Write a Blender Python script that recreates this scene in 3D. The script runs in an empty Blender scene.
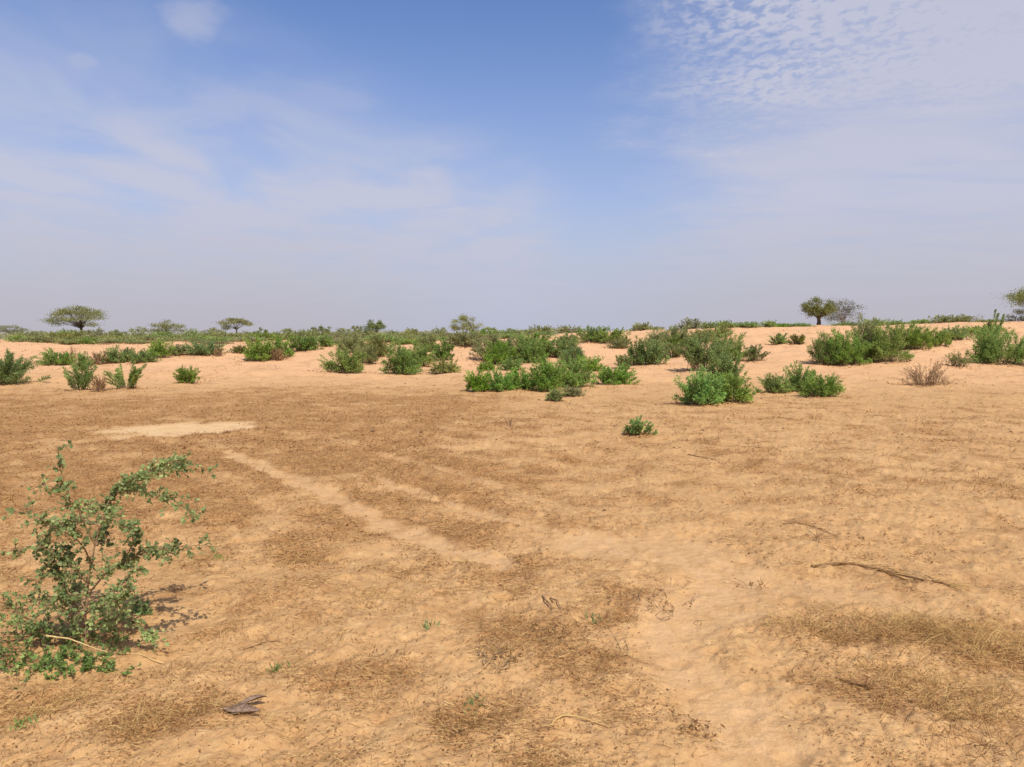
import bpy, math
import numpy as np
from mathutils import Vector

R = math.radians
scene = bpy.context.scene
COL = scene.collection
F, CX, HY, EYE = 750.0, 512.0, 333.0, 1.6      # focal length in px, image centre, horizon row, eye height

# ------------------------------------------------------------------ noise
_rs = np.random.RandomState(7)
_perm = np.concatenate([_rs.permutation(1024)] * 2)
_ga = _rs.rand(1024) * 2 * math.pi
_gx, _gy = np.cos(_ga), np.sin(_ga)


def perlin(x, y, seed=0):
    x = np.asarray(x, float) + seed * 17.31
    y = np.asarray(y, float) + seed * 9.73
    xi, yi = np.floor(x).astype(np.int64), np.floor(y).astype(np.int64)
    xf, yf = x - xi, y - yi
    u = xf * xf * xf * (xf * (xf * 6 - 15) + 10)
    v = yf * yf * yf * (yf * (yf * 6 - 15) + 10)

    def g(ix, iy, dx, dy):
        h = _perm[(_perm[ix & 1023] + iy) & 1023]
        return _gx[h] * dx + _gy[h] * dy
    a = g(xi, yi, xf, yf)
    b = g(xi + 1, yi, xf - 1, yf)
    c = g(xi, yi + 1, xf, yf - 1)
    d = g(xi + 1, yi + 1, xf - 1, yf - 1)
    return ((a + u * (b - a)) + v * ((c + u * (d - c)) - (a + u * (b - a)))) * 1.5


def fbm(x, y, s, o=4, seed=0):
    r, a = 0, 1.0
    for k in range(o):
        r = r + a * perlin(np.asarray(x) / s * 2 ** k, np.asarray(y) / s * 2 ** k, seed + k * 3)
        a *= 0.5
    return r


def sstep(v, a, b):
    t = np.clip((np.asarray(v, float) - a) / (b - a), 0, 1)
    return t * t * (3 - 2 * t)


# ------------------------------------------------------------------ terrain
_hx = [-60, -34, -27, -14, -8, -2.5, 3, 7.5, 12.5, 19, 25, 30, 36, 60]
_hh = [1.0, 1.0, .95, 1.05, 1.15, 1.25, 1.42, 1.6, 1.82, 2.02, 2.05, 2.2, 2.3, 2.3]


def macro(x, y):
    x, y = np.asarray(x, float), np.asarray(y, float)
    H = np.interp(x, _hx, _hh)
    z = sstep(y, 23, 49) * H
    z = z - sstep(y, 58, 95) * np.maximum(H - 1.15, 0)
    near = sstep(np.hypot(x, y), 16, 30)
    fade = 1 - sstep(np.hypot(x, y), 70, 140) * .6
    z = z + near * fade * (0.16 * perlin(x / 9, y / 6, 3) + 0.10 * perlin(x / 3.2, y / 2.4, 5))
    z = z + 0.05 * perlin(x / 4.0, y / 4.0, 11) * (1 - near)
    return z


def dents(x, y):
    """old hoof prints: small scattered hollows with a low rim"""
    cs = .31
    gx, gy = np.floor(x / cs).astype(np.int64), np.floor(y / cs).astype(np.int64)
    z = np.zeros(np.shape(x))
    for i in (-1, 0, 1):
        for j in (-1, 0, 1):
            hsh = _perm[(_perm[(gx + i) & 1023] + gy + j) & 1023]
            h2 = _perm[(hsh + 311) & 1023]
            px = (gx + i + .15 + .7 * hsh / 1023.) * cs
            py = (gy + j + .15 + .7 * h2 / 1023.) * cs
            h3 = _perm[(h2 + 97) & 1023] / 1023.
            r = .032 + .035 * h3
            q = np.hypot(x - px, (y - py) * (.75 + .5 * h3)) / r
            z += (h3 > .55) * (-.013 * np.exp(-q ** 4 * .8) + .0032 * np.exp(-((q - 1.35) / .35) ** 2)) * (.5 + h3)
    return z


def height(x, y):
    r = np.hypot(x, y)
    far = 1 - sstep(r, 14, 34)
    pale = pale_mask(x, y)
    rough = 1 - .6 * pale
    z = macro(x, y) - .022 * pale
    z = z + rough * (0.024 * fbm(x, y, .9, 2, 21)) + .05 * sstep(r, 18, 26) * (1 - sstep(r, 60, 80)) * fbm(x, y * 1.6, 1.3, 3, 23)
    z = z + far * dents(x, y) * (.4 + .6 * rough)
    z = z + far * rough * (0.020 * fbm(x, y, .28, 2, 31) + .016 * np.abs(fbm(x, y, .12, 2, 41)) + .0034 * perlin(np.asarray(x) / .035, np.asarray(y) / .035, 51))
    return z


def pseg(x, y, pts, w):
    """soft weight of closeness to a polyline of (x, y) with half width w"""
    best = np.full(np.shape(x), 1e9)
    for i in range(len(pts) - 1):
        (ax, ay), (bx, by) = pts[i], pts[i + 1]
        wa, wb = (w[i], w[i + 1]) if hasattr(w, '__len__') else (w, w)
        dx, dy = bx - ax, by - ay
        t = np.clip(((x - ax) * dx + (y - ay) * dy) / (dx * dx + dy * dy), 0, 1)
        d = np.hypot(x - ax - t * dx, y - ay - t * dy) / (wa + t * (wb - wa))
        best = np.minimum(best, d)
    return 1 - sstep(best, .35, 1.25)


def W(px, py):
    d = EYE * F / (py - HY)
    return ((px - CX) / F * d, d)


TRACK1 = [W(*p) for p in ((225, 452), (262, 470), (305, 487), (350, 506), (405, 532), (460, 552), (505, 566))]
TRACK2 = [W(*p) for p in ((372, 478), (440, 500), (510, 522), (575, 540), (640, 545))]
TRACK3 = [W(*p) for p in ((385, 455), (480, 480), (570, 506))]
SAND1 = [W(*p) for p in ((590, 540), (680, 556), (745, 580), (690, 625), (690, 660), (725, 710), (775, 790))]
SAND2 = [W(*p) for p in ((700, 590), (790, 590), (860, 600), (960, 615))]
PATCH_C = W(178, 429.5)


def pale_mask(x, y):
    x, y = np.asarray(x, float), np.asarray(y, float)
    wx = x + .15 * fbm(x, y, .6, 5, 61)
    wy = y + .15 * fbm(x, y, .6, 5, 67)
    tx, ty_ = x + .085 * fbm(x, y, .35, 5, 63), y + .13 * fbm(x, y, .45, 5, 65)
    m = .85 * pseg(tx, ty_, TRACK1, [.12, .14, .16, .15, .17, .17, .13])
    m = np.maximum(m, .55 * pseg(tx, ty_, TRACK2, [.08, .11, .12, .15, .2]))
    m = np.maximum(m, .34 * pseg(tx, ty_, TRACK3, [.08, .12, .1]))
    m = np.maximum(m, 1.0 * pseg(wx, wy, SAND1, [.3, .4, .4, .27, .24, .24, .28]))
    m = np.maximum(m, .6 * pseg(wx, wy, SAND2, [.25, .28, .25, .2]))
    tail = pseg(wx, wy, [W(150, 429), W(248, 424)], [.5, .22])
    ex = np.hypot((wx + .25 * fbm(x, y, .8, 3, 71) - PATCH_C[0]) / 1.2, (wy + .3 * fbm(x, y, .8, 3, 73) - PATCH_C[1]) / .85)
    m2 = np.maximum(1 - sstep(ex, .75, 1.1), tail)
    return np.clip(np.maximum(m, m2 * 1.0), 0, 1)


def patch_mask(x, y):
    ex = np.hypot((x - PATCH_C[0]) / 1.5, (y - PATCH_C[1]) / 1.2)
    return 1 - sstep(ex, .8, 1.3)


def litter_mask(x, y):
    x, y = np.asarray(x, float), np.asarray(y, float)
    yy = y + 3.2 * fbm(x, y, 4.5, 4, 83)
    zone = sstep(y, 4.4, 6.8) * (1 - sstep(yy, 16, 26)) * (1 - sstep(x + .6 * fbm(x, y, 2.5, 3, 81), -1.4, 1.3))
    L = .27 + .58 * zone + .16 * sstep(y, 5.5, 8) * (1 - sstep(y, 14, 20)) * sstep(x, -.5, 1.5)
    dirs = (.62, -.78)
    al, ac = x * dirs[0] + y * dirs[1], x * dirs[1] - y * dirs[0]
    L = L + sstep(y, 4.6, 6) * (1 - sstep(y, 11, 15)) * (1 - sstep(x, .2, 1.4)) * .30 * fbm(al / 7, ac, .42, 2, 87)
    for (px, py, rx, ry, a) in ((545, 640, .42, .55, .55), (640, 605, .32, .35, .45), (500, 575, .3, .5, .4), (420, 600, .5, .5, .25),
                                (915, 640, .62, .42, .22), (965, 700, .5, .45, .22), (870, 690, .3, .25, .35), (1030, 660, .5, .6, .15),
                                (330, 600, .45, .5, .3), (150, 740, .35, .3, .5), (480, 735, .3, .2, .45), (620, 710, .25, .3, .35),
                                (40, 710, .5, .35, .55), (280, 555, .6, .7, .4), (120, 620, .5, .6, .35), (700, 745, .12, .08, .5),
                                (260, 640, .3, .3, .3), (350, 690, .3, .25, .3)):
        cx, cy = W(px, py)
        rr = np.hypot((x - cx) / rx, (y - cy) / ry) + .55 * fbm(x, y, .4, 4, 97)
        L = L + .8 * a * (1 - sstep(rr, .2, 1.25))
    L = L + .42 * fbm(x, y, .55, 4, 91) + .2 * fbm(x, y, 2.2, 3, 95)
    L = L * (1 - .85 * pale_mask(x, y))
    L = L * (1 - .55 * sstep(yy, 18, 29))
    return np.clip(L, 0, 1)


def ground_at(px, py):
    """the point of the terrain a level ray through that image place meets"""
    ds = np.concatenate([np.arange(2, 30, .02), np.arange(30, 75, .05)])
    zr = EYE - (py - HY) / F * ds
    hs = macro((px - CX) / F * ds, ds)
    k = np.argmax(zr <= hs)
    d = ds[k] if zr[k] <= hs[k] else 50.0
    return (px - CX) / F * d, d


# ------------------------------------------------------------------ mesh building
class MB:
    def __init__(s):
        s.v, s.f, s.m, s.n = [], [], [], 0

    def add(s, v, f, mat=0):
        v = np.asarray(v, float).reshape(-1, 3)
        f = np.asarray(f, np.int64)
        s.v.append(v)
        s.f.append(f + s.n)
        s.m.append(np.full(len(f), mat))
        s.n += len(v)

    def leaves(s, c, d, nrm, L, Wd, mat=0, fold=0.0, shape='leaf'):
        """c, d, nrm: (n,3); L, Wd: (n,)"""
        n = len(c)
        if n == 0:
            return
        d = d / (np.linalg.norm(d, axis=1, keepdims=True) + 1e-9)
        sd = np.cross(d, nrm)
        sd /= (np.linalg.norm(sd, axis=1, keepdims=True) + 1e-9)
        nn = np.cross(sd, d)
        L = np.broadcast_to(L, (n,))[:, None]
        Wd = np.broadcast_to(Wd, (n,))[:, None]
        if shape == 'leaf':
            p0, p2 = c, c + d * L
            p1 = c + d * L * .45 + sd * Wd * .5 + nn * Wd * fold
            p3 = c + d * L * .45 - sd * Wd * .5 + nn * Wd * fold
        else:
            p0, p1 = c - sd * Wd * .5, c + sd * Wd * .5
            p2, p3 = c + d * L + sd * Wd * .3, c + d * L - sd * Wd * .3
            p0, p1, p2, p3 = p0, p1, p2, p3
        v = np.stack([p0, p1, p2, p3], 1).reshape(-1, 3)
        s.add(v, np.arange(n * 4).reshape(n, 4), mat)

    def ovals(s, c, d, nrm, L, Wd, mat=0, fold=.15):
        """rounder leaves: two quads folded along the midrib"""
        n = len(c)
        d = d / (np.linalg.norm(d, axis=1, keepdims=True) + 1e-9)
        sd = np.cross(d, nrm)
        sd /= (np.linalg.norm(sd, axis=1, keepdims=True) + 1e-9)
        nn = np.cross(sd, d)
        L = np.broadcast_to(L, (n,))[:, None]
        Wd = np.broadcast_to(Wd, (n,))[:, None]
        P = [c, c + d * L * .25 + sd * Wd * .42 + nn * Wd * fold, c + d * L * .7 + sd * Wd * .46 + nn * Wd * fold, c + d * L - nn * L * .12,
             c + d * L * .7 - sd * Wd * .46 + nn * Wd * fold, c + d * L * .25 - sd * Wd * .42 + nn * Wd * fold]
        v = np.stack(P, 1).reshape(-1, 3)
        b = np.arange(n)[:, None] * 6
        f = np.concatenate([b + np.array([[0, 1, 2, 3]]), b + np.array([[0, 3, 4, 5]])])
        s.add(v, f, mat)

    def tubes(s, P, Rr, sides=5, mat=0):
        """P (k, m, 3): k polylines of m points, Rr (k, m)"""
        P, Rr = np.asarray(P, float), np.asarray(Rr, float)
        if P.ndim == 2:
            P, Rr = P[None], Rr[None]
        k, m, _ = P.shape
        T = np.gradient(P, axis=1)
        T /= (np.linalg.norm(T, axis=2, keepdims=True) + 1e-9)
        ref = np.where(np.abs(T[..., 2:3]) > .9, np.array([1., 0, 0]), np.array([0, 0, 1.]))
        A = np.cross(T, ref)
        A /= (np.linalg.norm(A, axis=2, keepdims=True) + 1e-9)
        B = np.cross(T, A)
        an = np.arange(sides) / sides * 2 * math.pi
        v = P[:, :, None, :] + Rr[:, :, None, None] * (A[:, :, None, :] * np.cos(an)[None, None, :, None] + B[:, :, None, :] * np.sin(an)[None, None, :, None])
        idx = np.arange(k * m * sides).reshape(k, m, sides)
        a = idx[:, :-1, :]
        b = idx[:, 1:, :]
        f = np.stack([a, np.roll(a, -1, 2), np.roll(b, -1, 2), b], -1).reshape(-1, 4)
        s.add(v.reshape(-1, 3), f, mat)

    def obj(s, name, mats, parent=None, smooth=False, loc=None):
        me = bpy.data.meshes.new(name)
        v = np.concatenate(s.v).astype(np.float32)
        f = np.concatenate(s.f).astype(np.int32)
        me.vertices.add(len(v))
        me.vertices.foreach_set('co', v.ravel())
        me.loops.add(f.size)
        me.loops.foreach_set('vertex_index', f.ravel())
        me.polygons.add(len(f))
        me.polygons.foreach_set('loop_start', np.arange(len(f), dtype=np.int32) * f.shape[1])
        me.polygons.foreach_set('loop_total', np.full(len(f), f.shape[1], np.int32))
        me.polygons.foreach_set('material_index', np.concatenate(s.m).astype(np.int32))
        if smooth:
            me.polygons.foreach_set('use_smooth', np.ones(len(f), bool))
        me.update(calc_edges=True)
        me.validate()
        for mt in (mats if isinstance(mats, (list, tuple)) else [mats]):
            me.materials.append(mt)
        o = bpy.data.objects.new(name, me)
        COL.objects.link(o)
        if parent:
            o.parent = parent
        if loc is not None:
            o.location = loc
        return o


def tag(o, label=None, cat=None, group=None, kind=None):
    if label:
        o['label'] = label
    if cat:
        o['category'] = cat
    if group:
        o['group'] = group
    if kind:
        o['kind'] = kind
    return o


def thing(name, loc, label, cat, group=None):
    o = bpy.data.objects.new(name, None)
    o.empty_display_size = .1
    COL.objects.link(o)
    o.location = loc
    return tag(o, label, cat, group)


# ------------------------------------------------------------------ materials
def newmat(name):
    m = bpy.data.materials.new(name)
    m.use_nodes = True
    m.node_tree.nodes.clear()
    return m, m.node_tree.nodes, m.node_tree.links


def leaf_mat(name, c1, c2, c3, trans=.42, rough=.6, dead=0.0):
    m, N, L = newmat(name)
    out = N.new('ShaderNodeOutputMaterial')
    geo = N.new('ShaderNodeNewGeometry')
    rmp = N.new('ShaderNodeValToRGB')
    e = rmp.color_ramp.elements
    e[0].color, e[1].color = (*c1, 1), (*c2, 1)
    e[0].position, e[1].position = 0, .75
    x = e.new(1.0 - dead)
    x.color = (*c3, 1)
    L.new(geo.outputs['Random Per Island'], rmp.inputs[0])
    tc = N.new('ShaderNodeTexCoord')
    nz = N.new('ShaderNodeTexNoise')
    nz.inputs['Scale'].default_value = 3.0
    nz.inputs['Detail'].default_value = 2
    L.new(tc.outputs['Object'], nz.inputs['Vector'])
    mr = N.new('ShaderNodeMapRange')
    mr.inputs['From Min'].default_value, mr.inputs['From Max'].default_value = .3, .7
    mr.inputs['To Min'].default_value, mr.inputs['To Max'].default_value = .7, 1.3
    L.new(nz.outputs[0], mr.inputs[0])
    oi = N.new('ShaderNodeObjectInfo')
    hv = N.new('ShaderNodeHueSaturation')
    for nm_, a_, b_ in (('Hue', .475, .500), ('Saturation', .86, 1.10), ('Value', .98, 1.26)):
        r_ = N.new('ShaderNodeMapRange')
        fr = N.new('ShaderNodeMath')
        fr.operation = 'FRACT'
        ml = N.new('ShaderNodeMath')
        ml.operation = 'MULTIPLY'
        ml.inputs[1].default_value = {'Hue': 1.0, 'Saturation': 7.3, 'Value': 23.7}[nm_]
        L.new(oi.outputs['Random'], ml.inputs[0])
        L.new(ml.outputs[0], fr.inputs[0])
        L.new(fr.outputs[0], r_.inputs[0])
        r_.inputs['To Min'].default_value, r_.inputs['To Max'].default_value = a_, b_
        L.new(r_.outputs[0], hv.inputs[nm_])
    L.new(rmp.outputs[0], hv.inputs['Color'])
    mul = N.new('ShaderNodeVectorMath')
    mul.operation = 'SCALE'
    L.new(hv.outputs[0], mul.inputs[0])
    L.new(mr.outputs[0], mul.inputs['Scale'])
    pb = N.new('ShaderNodeBsdfPrincipled')
    pb.inputs['Roughness'].default_value = rough
    pb.inputs['Specular IOR Level'].default_value = .25
    L.new(mul.outputs[0], pb.inputs['Base Color'])
    tr = N.new('ShaderNodeBsdfTranslucent')
    hs = N.new('ShaderNodeHueSaturation')
    hs.inputs['Hue'].default_value = .485
    hs.inputs['Value'].default_value = 1.25
    L.new(mul.outputs[0], hs.inputs['Color'])
    L.new(hs.outputs[0], tr.inputs['Color'])
    mx = N.new('ShaderNodeMixShader')
    mx.inputs[0].default_value = trans
    L.new(pb.outputs[0], mx.inputs[1])
    L.new(tr.outputs[0], mx.inputs[2])
    L.new(mx.outputs[0], out.inputs[0])
    return m


def rough_mat(name, c1, c2, scale=20, bump=.3, island=False):
    m, N, L = newmat(name)
    out = N.new('ShaderNodeOutputMaterial')
    pb = N.new('ShaderNodeBsdfPrincipled')
    pb.inputs['Roughness'].default_value = .85
    pb.inputs['Specular IOR Level'].default_value = .2
    tc = N.new('ShaderNodeTexCoord')
    nz = N.new('ShaderNodeTexNoise')
    nz.inputs['Scale'].default_value = scale
    nz.inputs['Detail'].default_value = 5
    L.new(tc.outputs['Object'], nz.inputs['Vector'])
    rmp = N.new('ShaderNodeValToRGB')
    e = rmp.color_ramp.elements
    e[0].color, e[1].color = (*c1, 1), (*c2, 1)
    if island:
        geo = N.new('ShaderNodeNewGeometry')
        L.new(geo.outputs['Random Per Island'], rmp.inputs[0])
    else:
        e[0].position, e[1].position = .32, .68
        L.new(nz.outputs[0], rmp.inputs[0])
    L.new(rmp.outputs[0], pb.inputs['Base Color'])
    if bump:
        bp = N.new('ShaderNodeBump')
        bp.inputs['Strength'].default_value = bump
        bp.inputs['Distance'].default_value = .01
        L.new(nz.outputs[0], bp.inputs['Height'])
        L.new(bp.outputs[0], pb.inputs['Normal'])
    L.new(pb.outputs[0], out.inputs[0])
    return m


LEAF = {
    'bright': leaf_mat('bright_leaf', (0.109, 0.251, 0.040), (0.211, 0.409, 0.062), (0.332, 0.516, 0.093)),
    'green': leaf_mat('green_leaf', (0.122, 0.225, 0.052), (0.224, 0.356, 0.075), (0.332, 0.442, 0.110)),
    'dark': leaf_mat('dark_leaf', (0.095, 0.185, 0.049), (0.180, 0.290, 0.069), (0.275, 0.370, 0.103)),
    'grey': leaf_mat('grey_leaf', (0.170, 0.211, 0.077), (0.270, 0.313, 0.109), (0.364, 0.376, 0.145)),
    'far': leaf_mat('far_hazed_leaf', (0.170, 0.205, 0.081), (0.251, 0.291, 0.109), (0.326, 0.335, 0.145), .2),  # distance haze mixed into the leaf colour, greyer and paler
    'haze': leaf_mat('hazy_leaf', (0.189, 0.207, 0.122), (0.262, 0.274, 0.152), (0.329, 0.319, 0.186), .15),  # aerial haze of the skyline painted into this foliage colour
    'tree': leaf_mat('acacia_leaf', (0.177, 0.195, 0.068), (0.273, 0.278, 0.095), (0.354, 0.334, 0.128), .2),
    'olive': leaf_mat('olive_leaf', (0.094, 0.127, 0.034), (0.183, 0.216, 0.053), (0.257, 0.274, 0.068), .2),
    'twiggy': leaf_mat('grey_leaf_twig', (.10, .105, .07), (.17, .18, .115), (.24, .235, .16), .15),
    'dry': leaf_mat('withered_leaf', (.26, .17, .08), (.40, .28, .14), (.46, .37, .19), .2),
    'near': leaf_mat('round_leaf', (.110, .185, .055), (.225, .335, .105), (.340, .440, .145), .38, .5),
    'creeper': leaf_mat('creeper_leaf', (.110, .185, .055), (.225, .335, .105), (.340, .440, .145), .38, .5),
}
TWIG = rough_mat('shrub_twig', (.10, .065, .04), (.22, .16, .10), 30, .2)
REDTWIG = rough_mat('reddish_twig', (.19, .11, .06), (.35, .23, .13), 30, .2)
BARK = rough_mat('tree_bark', (.06, .045, .035), (.15, .115, .085), 14, .5)
PALEBARK = rough_mat('pale_bark', (.20, .18, .15), (.34, .31, .27), 14, .4)
STRAW = rough_mat('straw', (.34, .19, .065), (.74, .50, .20), 30, 0, True)
FLAKE = rough_mat('dead_leaf_flake', (.17, .075, .026), (.42, .22, .085), 30, 0, True)
DRYWOOD = rough_mat('dry_wood', (.17, .088, .04), (.34, .20, .095), 40, .3)
DARKSTRAW = rough_mat('old_straw', (.19, .090, .030), (.42, .23, .085), 30, 0, True)
CLOD = rough_mat('dry_clod', (.14, .075, .036), (.34, .20, .10), 60, .3)
STALK = rough_mat('pale_stalk', (.52, .36, .14), (.68, .50, .24), 25, .2)
HUSK = rough_mat('grey_husk', (.13, .080, .055), (.34, .23, .165), 70, .6)


# ------------------------------------------------------------------ ground
def build_ground():
    rows = list(np.linspace(.25, 2.2, 14))
    r = 2.2
    while r < 30:
        r += min(max(r * r / 1200 * 1.15, .0065), .28)
        rows.append(r)
    while r < 75:
        r += .3
        rows.append(r)
    while r < 6000:
        r *= 1.09
        rows.append(r)
    rows = np.array(rows)
    fine = np.arange(-R(43), R(43), .00155)
    coarse = np.linspace(R(43), 2 * math.pi - R(43), 70)[:-1]
    ang = np.concatenate([fine, coarse])
    Rr, A = np.meshgrid(rows, ang, indexing='ij')
    X, Y = Rr * np.sin(A), Rr * np.cos(A)
    Z = height(X, Y)
    v = np.stack([X, Y, Z], -1).reshape(-1, 3)
    n, m = X.shape
    idx = np.arange(n * m).reshape(n, m)
    a, b = idx[:-1], idx[1:]
    f = np.stack([a, b, np.roll(b, -1, 1), np.roll(a, -1, 1)], -1).reshape(-1, 4)
    mb = MB()
    mb.add(v, f)
    # close the small hole under the viewer's feet
    ring = idx[0]
    c = np.array([[0, 0, float(height(0., 0.))]])
    k0 = mb.n
    mb.add(c, np.zeros((0, 4)))
    tri = np.stack([np.full(m // 2, k0), ring[0:2 * (m // 2):2], ring[1:2 * (m // 2):2], np.roll(ring, -2)[0:2 * (m // 2):2]], -1)
    mb.f.append(tri)
    mb.m.append(np.zeros(len(tri)))
    m_, N, L = newmat('dry_sandy_soil')
    o = mb.obj('ground', m_, smooth=True)
    tag(o, kind='structure')
    me = o.data
    vv = np.empty(len(me.vertices) * 3, np.float32)
    me.vertices.foreach_get('co', vv)
    vv = vv.reshape(-1, 3)
    for nm, fn in (('litter', litter_mask), ('pale', pale_mask), ('patch', patch_mask)):
        at = me.attributes.new(nm, 'FLOAT', 'POINT')
        at.data.foreach_set('value', fn(vv[:, 0], vv[:, 1]).astype(np.float32))
    # material
    out = N.new('ShaderNodeOutputMaterial')
    pb = N.new('ShaderNodeBsdfPrincipled')
    pb.inputs['Roughness'].default_value = .95
    pb.inputs['Specular IOR Level'].default_value = .1
    tc = N.new('ShaderNodeTexCoord')

    def noise(scale, detail=4, rough=.6, vec=None):
        t = N.new('ShaderNodeTexNoise')
        t.inputs['Scale'].default_value = scale
        t.inputs['Detail'].default_value = detail
        t.inputs['Roughness'].default_value = rough
        L.new(vec or tc.outputs['Object'], t.inputs['Vector'])
        return t.outputs[0]

    def att(nm):
        t = N.new('ShaderNodeAttribute')
        t.attribute_name = nm
        return t.outputs['Fac']

    def mathn(op, a, b=0.0):
        t = N.new('ShaderNodeMath')
        t.operation = op
        for i, q in enumerate((a, b)):
            if isinstance(q, (int, float)):
                t.inputs[i].default_value = q
            else:
                L.new(q, t.inputs[i])
        return t.outputs[0]

    def rng_(v_, a, b, c=0., d=1.):
        t = N.new('ShaderNodeMapRange')
        t.interpolation_type = 'SMOOTHSTEP'
        for i, q in enumerate((v_, a, b, c, d)):
            if isinstance(q, (int, float)):
                t.inputs[i].default_value = q
            else:
                L.new(q, t.inputs[i])
        return t.outputs[0]

    def mix(f_, a, b, blend='MIX'):
        t = N.new('ShaderNodeMix')
        t.data_type = 'RGBA'
        t.blend_type = blend
        if isinstance(f_, (int, float)):
            t.inputs[0].default_value = f_
        else:
            L.new(f_, t.inputs[0])
        for i, q in ((6, a), (7, b)):
            if isinstance(q, tuple):
                t.inputs[i].default_value = (*q, 1)
            else:
                L.new(q, t.inputs[i])
        return t.outputs[2]

    # warm sand, a little pinker further out and to the right
    big = noise(.35, 4)
    mid = noise(2.4, 5)
    fine_ = noise(14, 5, .65)
    grain = noise(90, 3, .7)
    sand = mix(rng_(big, .35, .65), (.530, .305, .135), (.595, .355, .162))
    sand = mix(rng_(mid, .35, .68, 0, .55), sand, (.450, .245, .105))
    sand = mix(rng_(fine_, .35, .7, 0, .5), sand, (.640, .410, .190))
    sep = N.new('ShaderNodeSeparateXYZ')
    L.new(tc.outputs['Object'], sep.inputs[0])
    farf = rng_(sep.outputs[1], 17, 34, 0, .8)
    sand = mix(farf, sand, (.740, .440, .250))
    crust = noise(10, 7, .78)
    sand = mix(rng_(crust, .51, .66, 0, .36), sand, (.390, .210, .085))
    sand = mix(rng_(crust, .49, .34, 0, .55), sand, (.700, .460, .225))
    # brown litter cover, broken up by noise at several sizes
    brk = mathn('ADD', mathn('MULTIPLY', noise(6.5, 6, .7), .40), mathn('MULTIPLY', noise(45, 5, .75), .60))
    lit = mathn('ADD', att('litter'), mathn('MULTIPLY', mathn('SUBTRACT', brk, .5), 3.1))
    litm = rng_(lit, .30, 1.0, 0, .85)
    brown = mix(rng_(fine_, .3, .7), (.305, .140, .052), (.470, .250, .100))
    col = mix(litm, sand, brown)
    # straw-coloured flecks and dark specks
    fleck = rng_(mathn('ADD', noise(60, 3, .7), mathn('MULTIPLY', att('litter'), .12)), .62, .72, 0, .5)
    col = mix(fleck, col, (.55, .36, .15))
    speck = rng_(mathn('ADD', noise(33, 4, .75), mathn('MULTIPLY', att('litter'), .10)), .63, .73, 0, .6)
    col = mix(speck, col, (.17, .085, .035))
    # darker brown noise blotches, a little stronger where litter lies
    blot = rng_(mathn('ADD', noise(1.6, 7, .72), mathn('MULTIPLY', att('litter'), .05)), .50, .70, 0, .5)
    col = mix(blot, col, (.30, .150, .060))
    pal = mathn('MULTIPLY', att('pale'), rng_(noise(6, 7, .8), .38, .60, .06, .82))
    col = mix(pal, col, (.640, .400, .205))
    pat = mathn('MULTIPLY', mathn('MULTIPLY', att('patch'), att('pale')), rng_(noise(3.5, 7, .75), .34, .6, .35, .85))
    col = mix(pat, col, (.700, .490, .265))
    col = mix(rng_(grain, .3, .7, 0, .25), col, mix(1.0, col, (.62, .58, .52), 'MULTIPLY'))
    scrub = mix(rng_(noise(.05, 5), .4, .6), (.21, .21, .115), (.30, .25, .15))
    vl = N.new('ShaderNodeVectorMath')
    vl.operation = 'LENGTH'
    L.new(tc.outputs['Object'], vl.inputs[0])
    col = mix(rng_(vl.outputs['Value'], 72, 105, 0, .9), col, scrub)
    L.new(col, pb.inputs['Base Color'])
    hgt = mathn('ADD', mathn('MULTIPLY', fine_, .016), mathn('ADD', mathn('MULTIPLY', noise(42, 4, .7), .007), mathn('MULTIPLY', grain, .002)))
    bp = N.new('ShaderNodeBump')
    bp.inputs['Strength'].default_value = .9
    bp.inputs['Distance'].default_value = 1.0
    L.new(hgt, bp.inputs['Height'])
    L.new(bp.outputs[0], pb.inputs['Normal'])
    L.new(pb.outputs[0], out.inputs[0])
    return o


build_ground()


# ------------------------------------------------------------------ shrubs
def unit(rng, n):
    a = rng.normal(size=(n, 3))
    return a / np.linalg.norm(a, axis=1, keepdims=True)


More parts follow.
